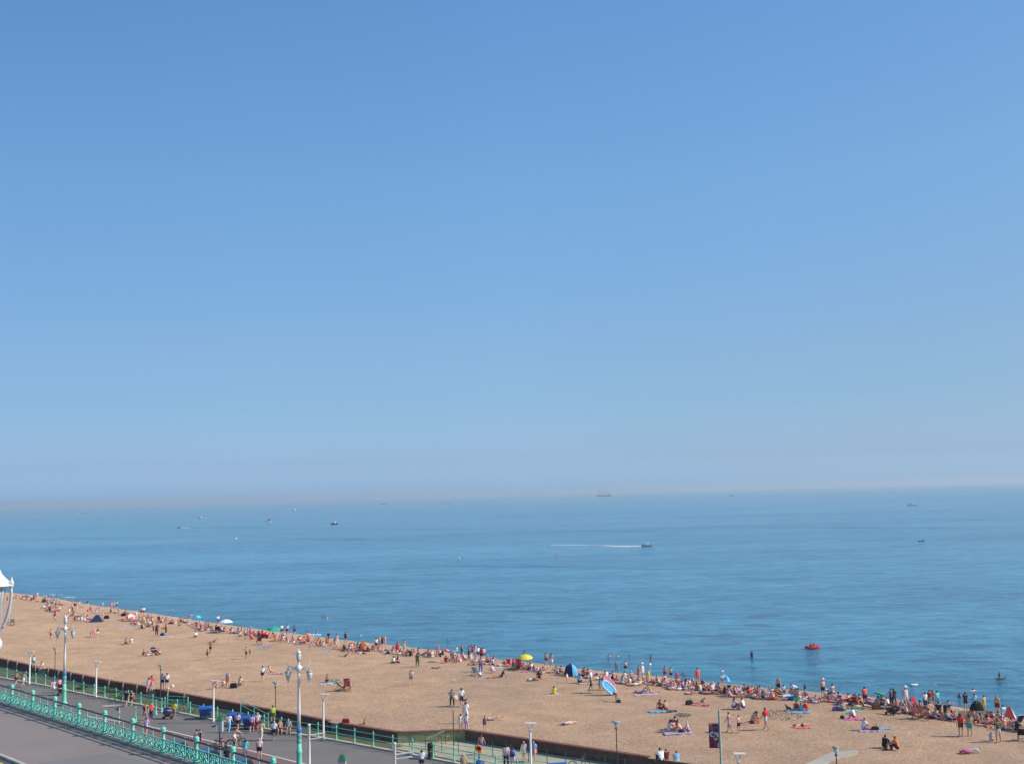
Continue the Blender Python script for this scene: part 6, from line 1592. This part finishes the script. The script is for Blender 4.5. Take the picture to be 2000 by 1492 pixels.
# tall ship
def tall_ship():
    r = thing('tall_ship', sea_pt(1180,969.5), 0, 'three masted sailing ship with furled sails on the horizon', 'ship'); k = 1.12*sea_pt(1180,969.5).y/F
    L = 14*k*.98; dk = mat('ship_hull_dark', (.008,.012,.022), .6)
    MB().add(*[hullmesh(2*L*.92, 9, 6.5, .25)[q] for q in (0,1)], RZ(180)).obj('hull', dk, r)
    MB().frustum(6.5,9,(5,2.5),(4.6,2.2), T3(L*.55,0,0)).obj('deckhouse', mat('ship_deckhouse', (.35,.33,.30), .7), r)
    spar = mat('ship_spar', (.03,.035,.05), .7)
    MB().tube([(-L*.88,0,6.2),(-L*1.18,0,10)], .45, 5).obj('bowsprit', spar, r)
    for x, h in ((-L*.55,33),(-L*.02,36),(L*.5,29)):
        m_ = MB().tube([(x,0,4),(x,0,h)], [1.1,.6], 6).obj('mast', spar, r)
        for j, z in enumerate((10,15,20,25)):
            if z < h-4:
                MB().tube([(x,-6+j,z),(x,0,z),(x,6-j,z)], .28, 5).obj('yard', spar, m_)
                MB().tube([(x-.5*k*(4-j)/2,0,z),(x+.5*k*(4-j)/2,0,z)], .35, 5).obj('furled_sail', mat('ship_sail', (.45,.44,.40), .8), m_)
        MB().tube([(x,0,h-1),(x+L*.26,0,6)], .12, 3).obj('stay', spar, m_); MB().tube([(x,0,h-1),(x-L*.30,0,6)], .12, 3).obj('stay', spar, m_)
    m_ = MB().add([(L*.5,0,8),(L*.5+2.6*k,0,9),(L*.5+.3,0,22),(L*.5,.1,8),(L*.5+2.6*k,.1,9),(L*.5+.3,.1,22)], [(0,1,2),(5,4,3)]).obj('spanker_sail', mat('ship_sail',(0,0,0)), r)
tall_ship()
# long low swells left by boats (real ridges in the water surface)
def ridge(pts, w_, h, lab):
    P = [sea_pt(*p) for p in pts]; Q = []; rg = random.Random(int(pts[0][0])); vs = []; fs = []
    for a, b in zip(P, P[1:]):
        n = max(2, int((b-a).length/6))
        for i in range(n): Q.append(a.lerp(b, i/n))
    Q.append(P[-1]); amp = 0; k = 0
    for i, q in enumerate(Q):
        d = (Q[min(i+1,len(Q)-1)]-Q[max(i-1,0)]).normalized(); nn = Vector((-d.y, d.x, 0))
        env = .5+.5*math.sin(i*.11+rg.random())*math.sin(i*.037+1); env = max(0, env*1.3-.2)*min(1, i/8, (len(Q)-1-i)/8); off = 1.5*math.sin(i*.09)
        for j in range(5):
            f = j/4-.5; vs.append(tuple(q + nn*(w_*f*(.6+.4*env)+off) + Vector((0,0,.02+h*env*math.cos(math.pi*f)**2))))
    for i in range(len(Q)-1):
        for j in range(4): fs.append((5*i+j,5*i+5+j,5*i+6+j,5*i+j+1))
    o = MB().add(vs, fs).obj('boat_swell', M_SEA, smooth=True); struct(o, 'stuff'); tag(o, lab, 'wake')
ridge([(378,1031),(600,1032),(900,1033),(1150,1036),(1328,1037.5)], 14, .55, 'long dark swell line crossing behind the cabin boats')
ridge([(470,1050),(700,1053),(850,1057),(1000,1061),(1070,1063)], 11, .5, 'dark swell line leading into the speedboat trail')
ridge([(20,1051),(130,1050.5),(300,1051.5),(440,1052)], 10, .4, 'faint swell line at the left of the sea')
ridge([(1480,1030),(1650,1030.5),(1800,1030),(1940,1031)], 13, .45, 'dark swell line at the right of the sea')
ridge([(1590,1013),(1750,1013.5),(1990,1014)], 15, .4, 'farther faint swell line at the right of the sea')
ridge([(800,1104),(950,1105),(1100,1107),(1260,1108.5)], 5, .25, 'nearer dark swell line at the centre of the sea')
# gull gliding low and specks of distant birds
def gull(pos, yaw, roll, label, s=1.0):
    r = thing('gull', pos, yaw, label, 'gull'); r.rotation_euler = (0, R(roll), R(yaw)); r.scale = (s,)*3; wm = cloth('white')
    MB().lathe([(.004,-.26),(.03,-.2),(.065,0),(.06,.12),(.04,.2),(.045,.24),(.01,.29)], 8, RX(-90)).obj('body', wm, r, True)
    for g in (-1, 1):
        vs = [(0,-.08,.03),(0,.09,.03),(g*.30,.07,.12),(g*.30,-.10,.12),(g*.62,-.02,.06),(g*.60,-.10,.06)]; vs += [(x,y,z-.015) for x,y,z in vs]
        MB().add(vs, [(0,1,2,3),(3,2,4,5),(9,8,7,6),(11,10,8,9),(0,3,9,6),(3,5,11,9),(1,7,8,2),(2,8,10,4)]).obj('wing', wm, r)
        MB().add([(g*.62,-.02,.062),(g*.60,-.10,.062),(g*.74,-.11,.03),(g*.62,-.02,.045),(g*.60,-.10,.045),(g*.74,-.11,.015)], [(0,1,2),(5,4,3),(0,2,5,3),(1,4,5,2)]).obj('wing_tip', cloth('black'), r)
gull(at_depth(461,1051.5,118), -10, -26, 'white gull gliding low over the sea above the beach crowd at left', 1.0)
gull(at_depth(1110,719,420), 30, 10, 'tiny bird high in the sky right of centre', 1.0)
gull(at_depth(117,812,420), 60, 10, 'tiny bird in the sky at the far left', 1.0)
gull(at_depth(335,968,420), 10, 20, 'tiny bird just above the horizon at left', 1.0)
# dark weed patches on the shingle
for px, py, w_, h_, lab in ((1528,1397,3.4,1.7,'large dark stain of damp pebbles right of the man in red tee'),(1334,1397,1.5,.5,'small grey patch of damp pebbles above the picnic group')):
    mb = MB(); rg = random.Random(px); p = on_beach(px, py); vs = []; fs = []
    for i in range(150):
        a = rg.uniform(0, 2*math.pi); rr = rg.random()**.5; x, y = rr*math.cos(a)*w_/2, rr*math.sin(a)*h_*1.6; sz = rg.uniform(.04,.10); z = beach_z(p.x+x, p.y+y) + .07
        k = len(vs); q_ = rg.uniform(0, 3)
        vs += [(p.x+x+sz*math.cos(q_+t_), p.y+y+sz*math.sin(q_+t_), z+(.03 if j else 0)) for j, t_ in ((0,0),(0,1.57),(0,3.14),(0,4.71))] + [(p.x+x, p.y+y, z+.06)]
        fs += [(k,k+1,k+4),(k+1,k+2,k+4),(k+2,k+3,k+4),(k+3,k,k+4)]
    o = mb.add(vs, fs).obj('damp_pebbles', mat('pebble_dark', (.22,.165,.115), .9, var=.3)); struct(o, 'stuff'); tag(o, lab, 'pebbles')
# litter and larger stones strewn over the shingle
mb = MB(); rg = random.Random(21)
for i in range(2600):
    s_ = rg.uniform(-300, 60); u_ = rg.uniform(beach_edge(s_)+.6, shore_u(s_)-.5); x, y = xy(s_, u_); z = beach_z(x, y)+.01; sz = rg.uniform(.04,.09)
    mb.add([(x-sz,y,z),(x,y-sz,z),(x+sz,y,z),(x,y+sz,z),(x,y,z+sz*.8)], [(0,1,4),(1,2,4),(2,3,4),(3,0,4)])
o = mb.obj('large_pebbles', mat('pebble_pale', (.50,.43,.34), .85, var=.35, scale=.6)); struct(o, 'stuff'); tag(o, 'larger pale pebbles strewn over the shingle beach', 'pebbles')
# low bushes on the railway verge at the left
def shrub(px, py, s, label):
    p = on_bed(px, py); r = thing('shrub', (p.x, p.y, 2.5), 0, label, 'shrub'); rg = random.Random(int(px)); mb = MB()
    for i in range(420):
        a = rg.uniform(0, 6.28); b_ = rg.uniform(0, 1.5); rr = rg.uniform(.5, 1)*s; c_ = Vector((rr*math.cos(a)*math.cos(b_)*1.6, rr*math.sin(a)*math.cos(b_), rr*math.sin(b_)*.8+.05)); d = Vector((rg.gauss(0,1), rg.gauss(0,1), rg.gauss(0,1))).normalized()*.07*(.6+s); e = d.cross(Vector((rg.random(), rg.random(), 1))).normalized()*.05
        mb.add([tuple(c_-d), tuple(c_+e), tuple(c_+d), tuple(c_-e)], [(0,1,2,3)])
    mb.obj('foliage', mat('leaf_green', (.07,.13,.03), .7, var=.4, scale=2), r)
    mb = MB()
    for k in range(5): mb.tube([(0,0,0),(s*.4*math.cos(k*1.3),s*.4*math.sin(k*1.3),s*.5)], .015, 4)
    mb.obj('stems', cloth('brown'), r)['kind'] = 'stuff'
for px, py, s_, lab in ((62,1318,.5,'low shrub on the railway verge at the far left'),(160,1345,.55,'low shrub on the verge right of the left ornate lamp'),(214,1352,.9,'rounded bright green shrub on the verge below the beach wall'),(121,1337,.6,'low shrub on the verge just left of the ornate lamp shaft'),(242,1364,.6,'low shrub behind the green bicycles'),(330,1378,.6,'low shrub behind the green barrier')):
    shrub(px, py, s_, lab)
# label check
seen = {}
for o in bpy.data.objects:
    if 'label' in o.keys():
        n_ = len(o['label'].split())
        if n_ < 4 or n_ > 16: print('LABEL LENGTH', n_, o['label'])
        if o['label'] in seen and o.parent is None: print('DUP', o['label'])
        seen[o['label']] = 1
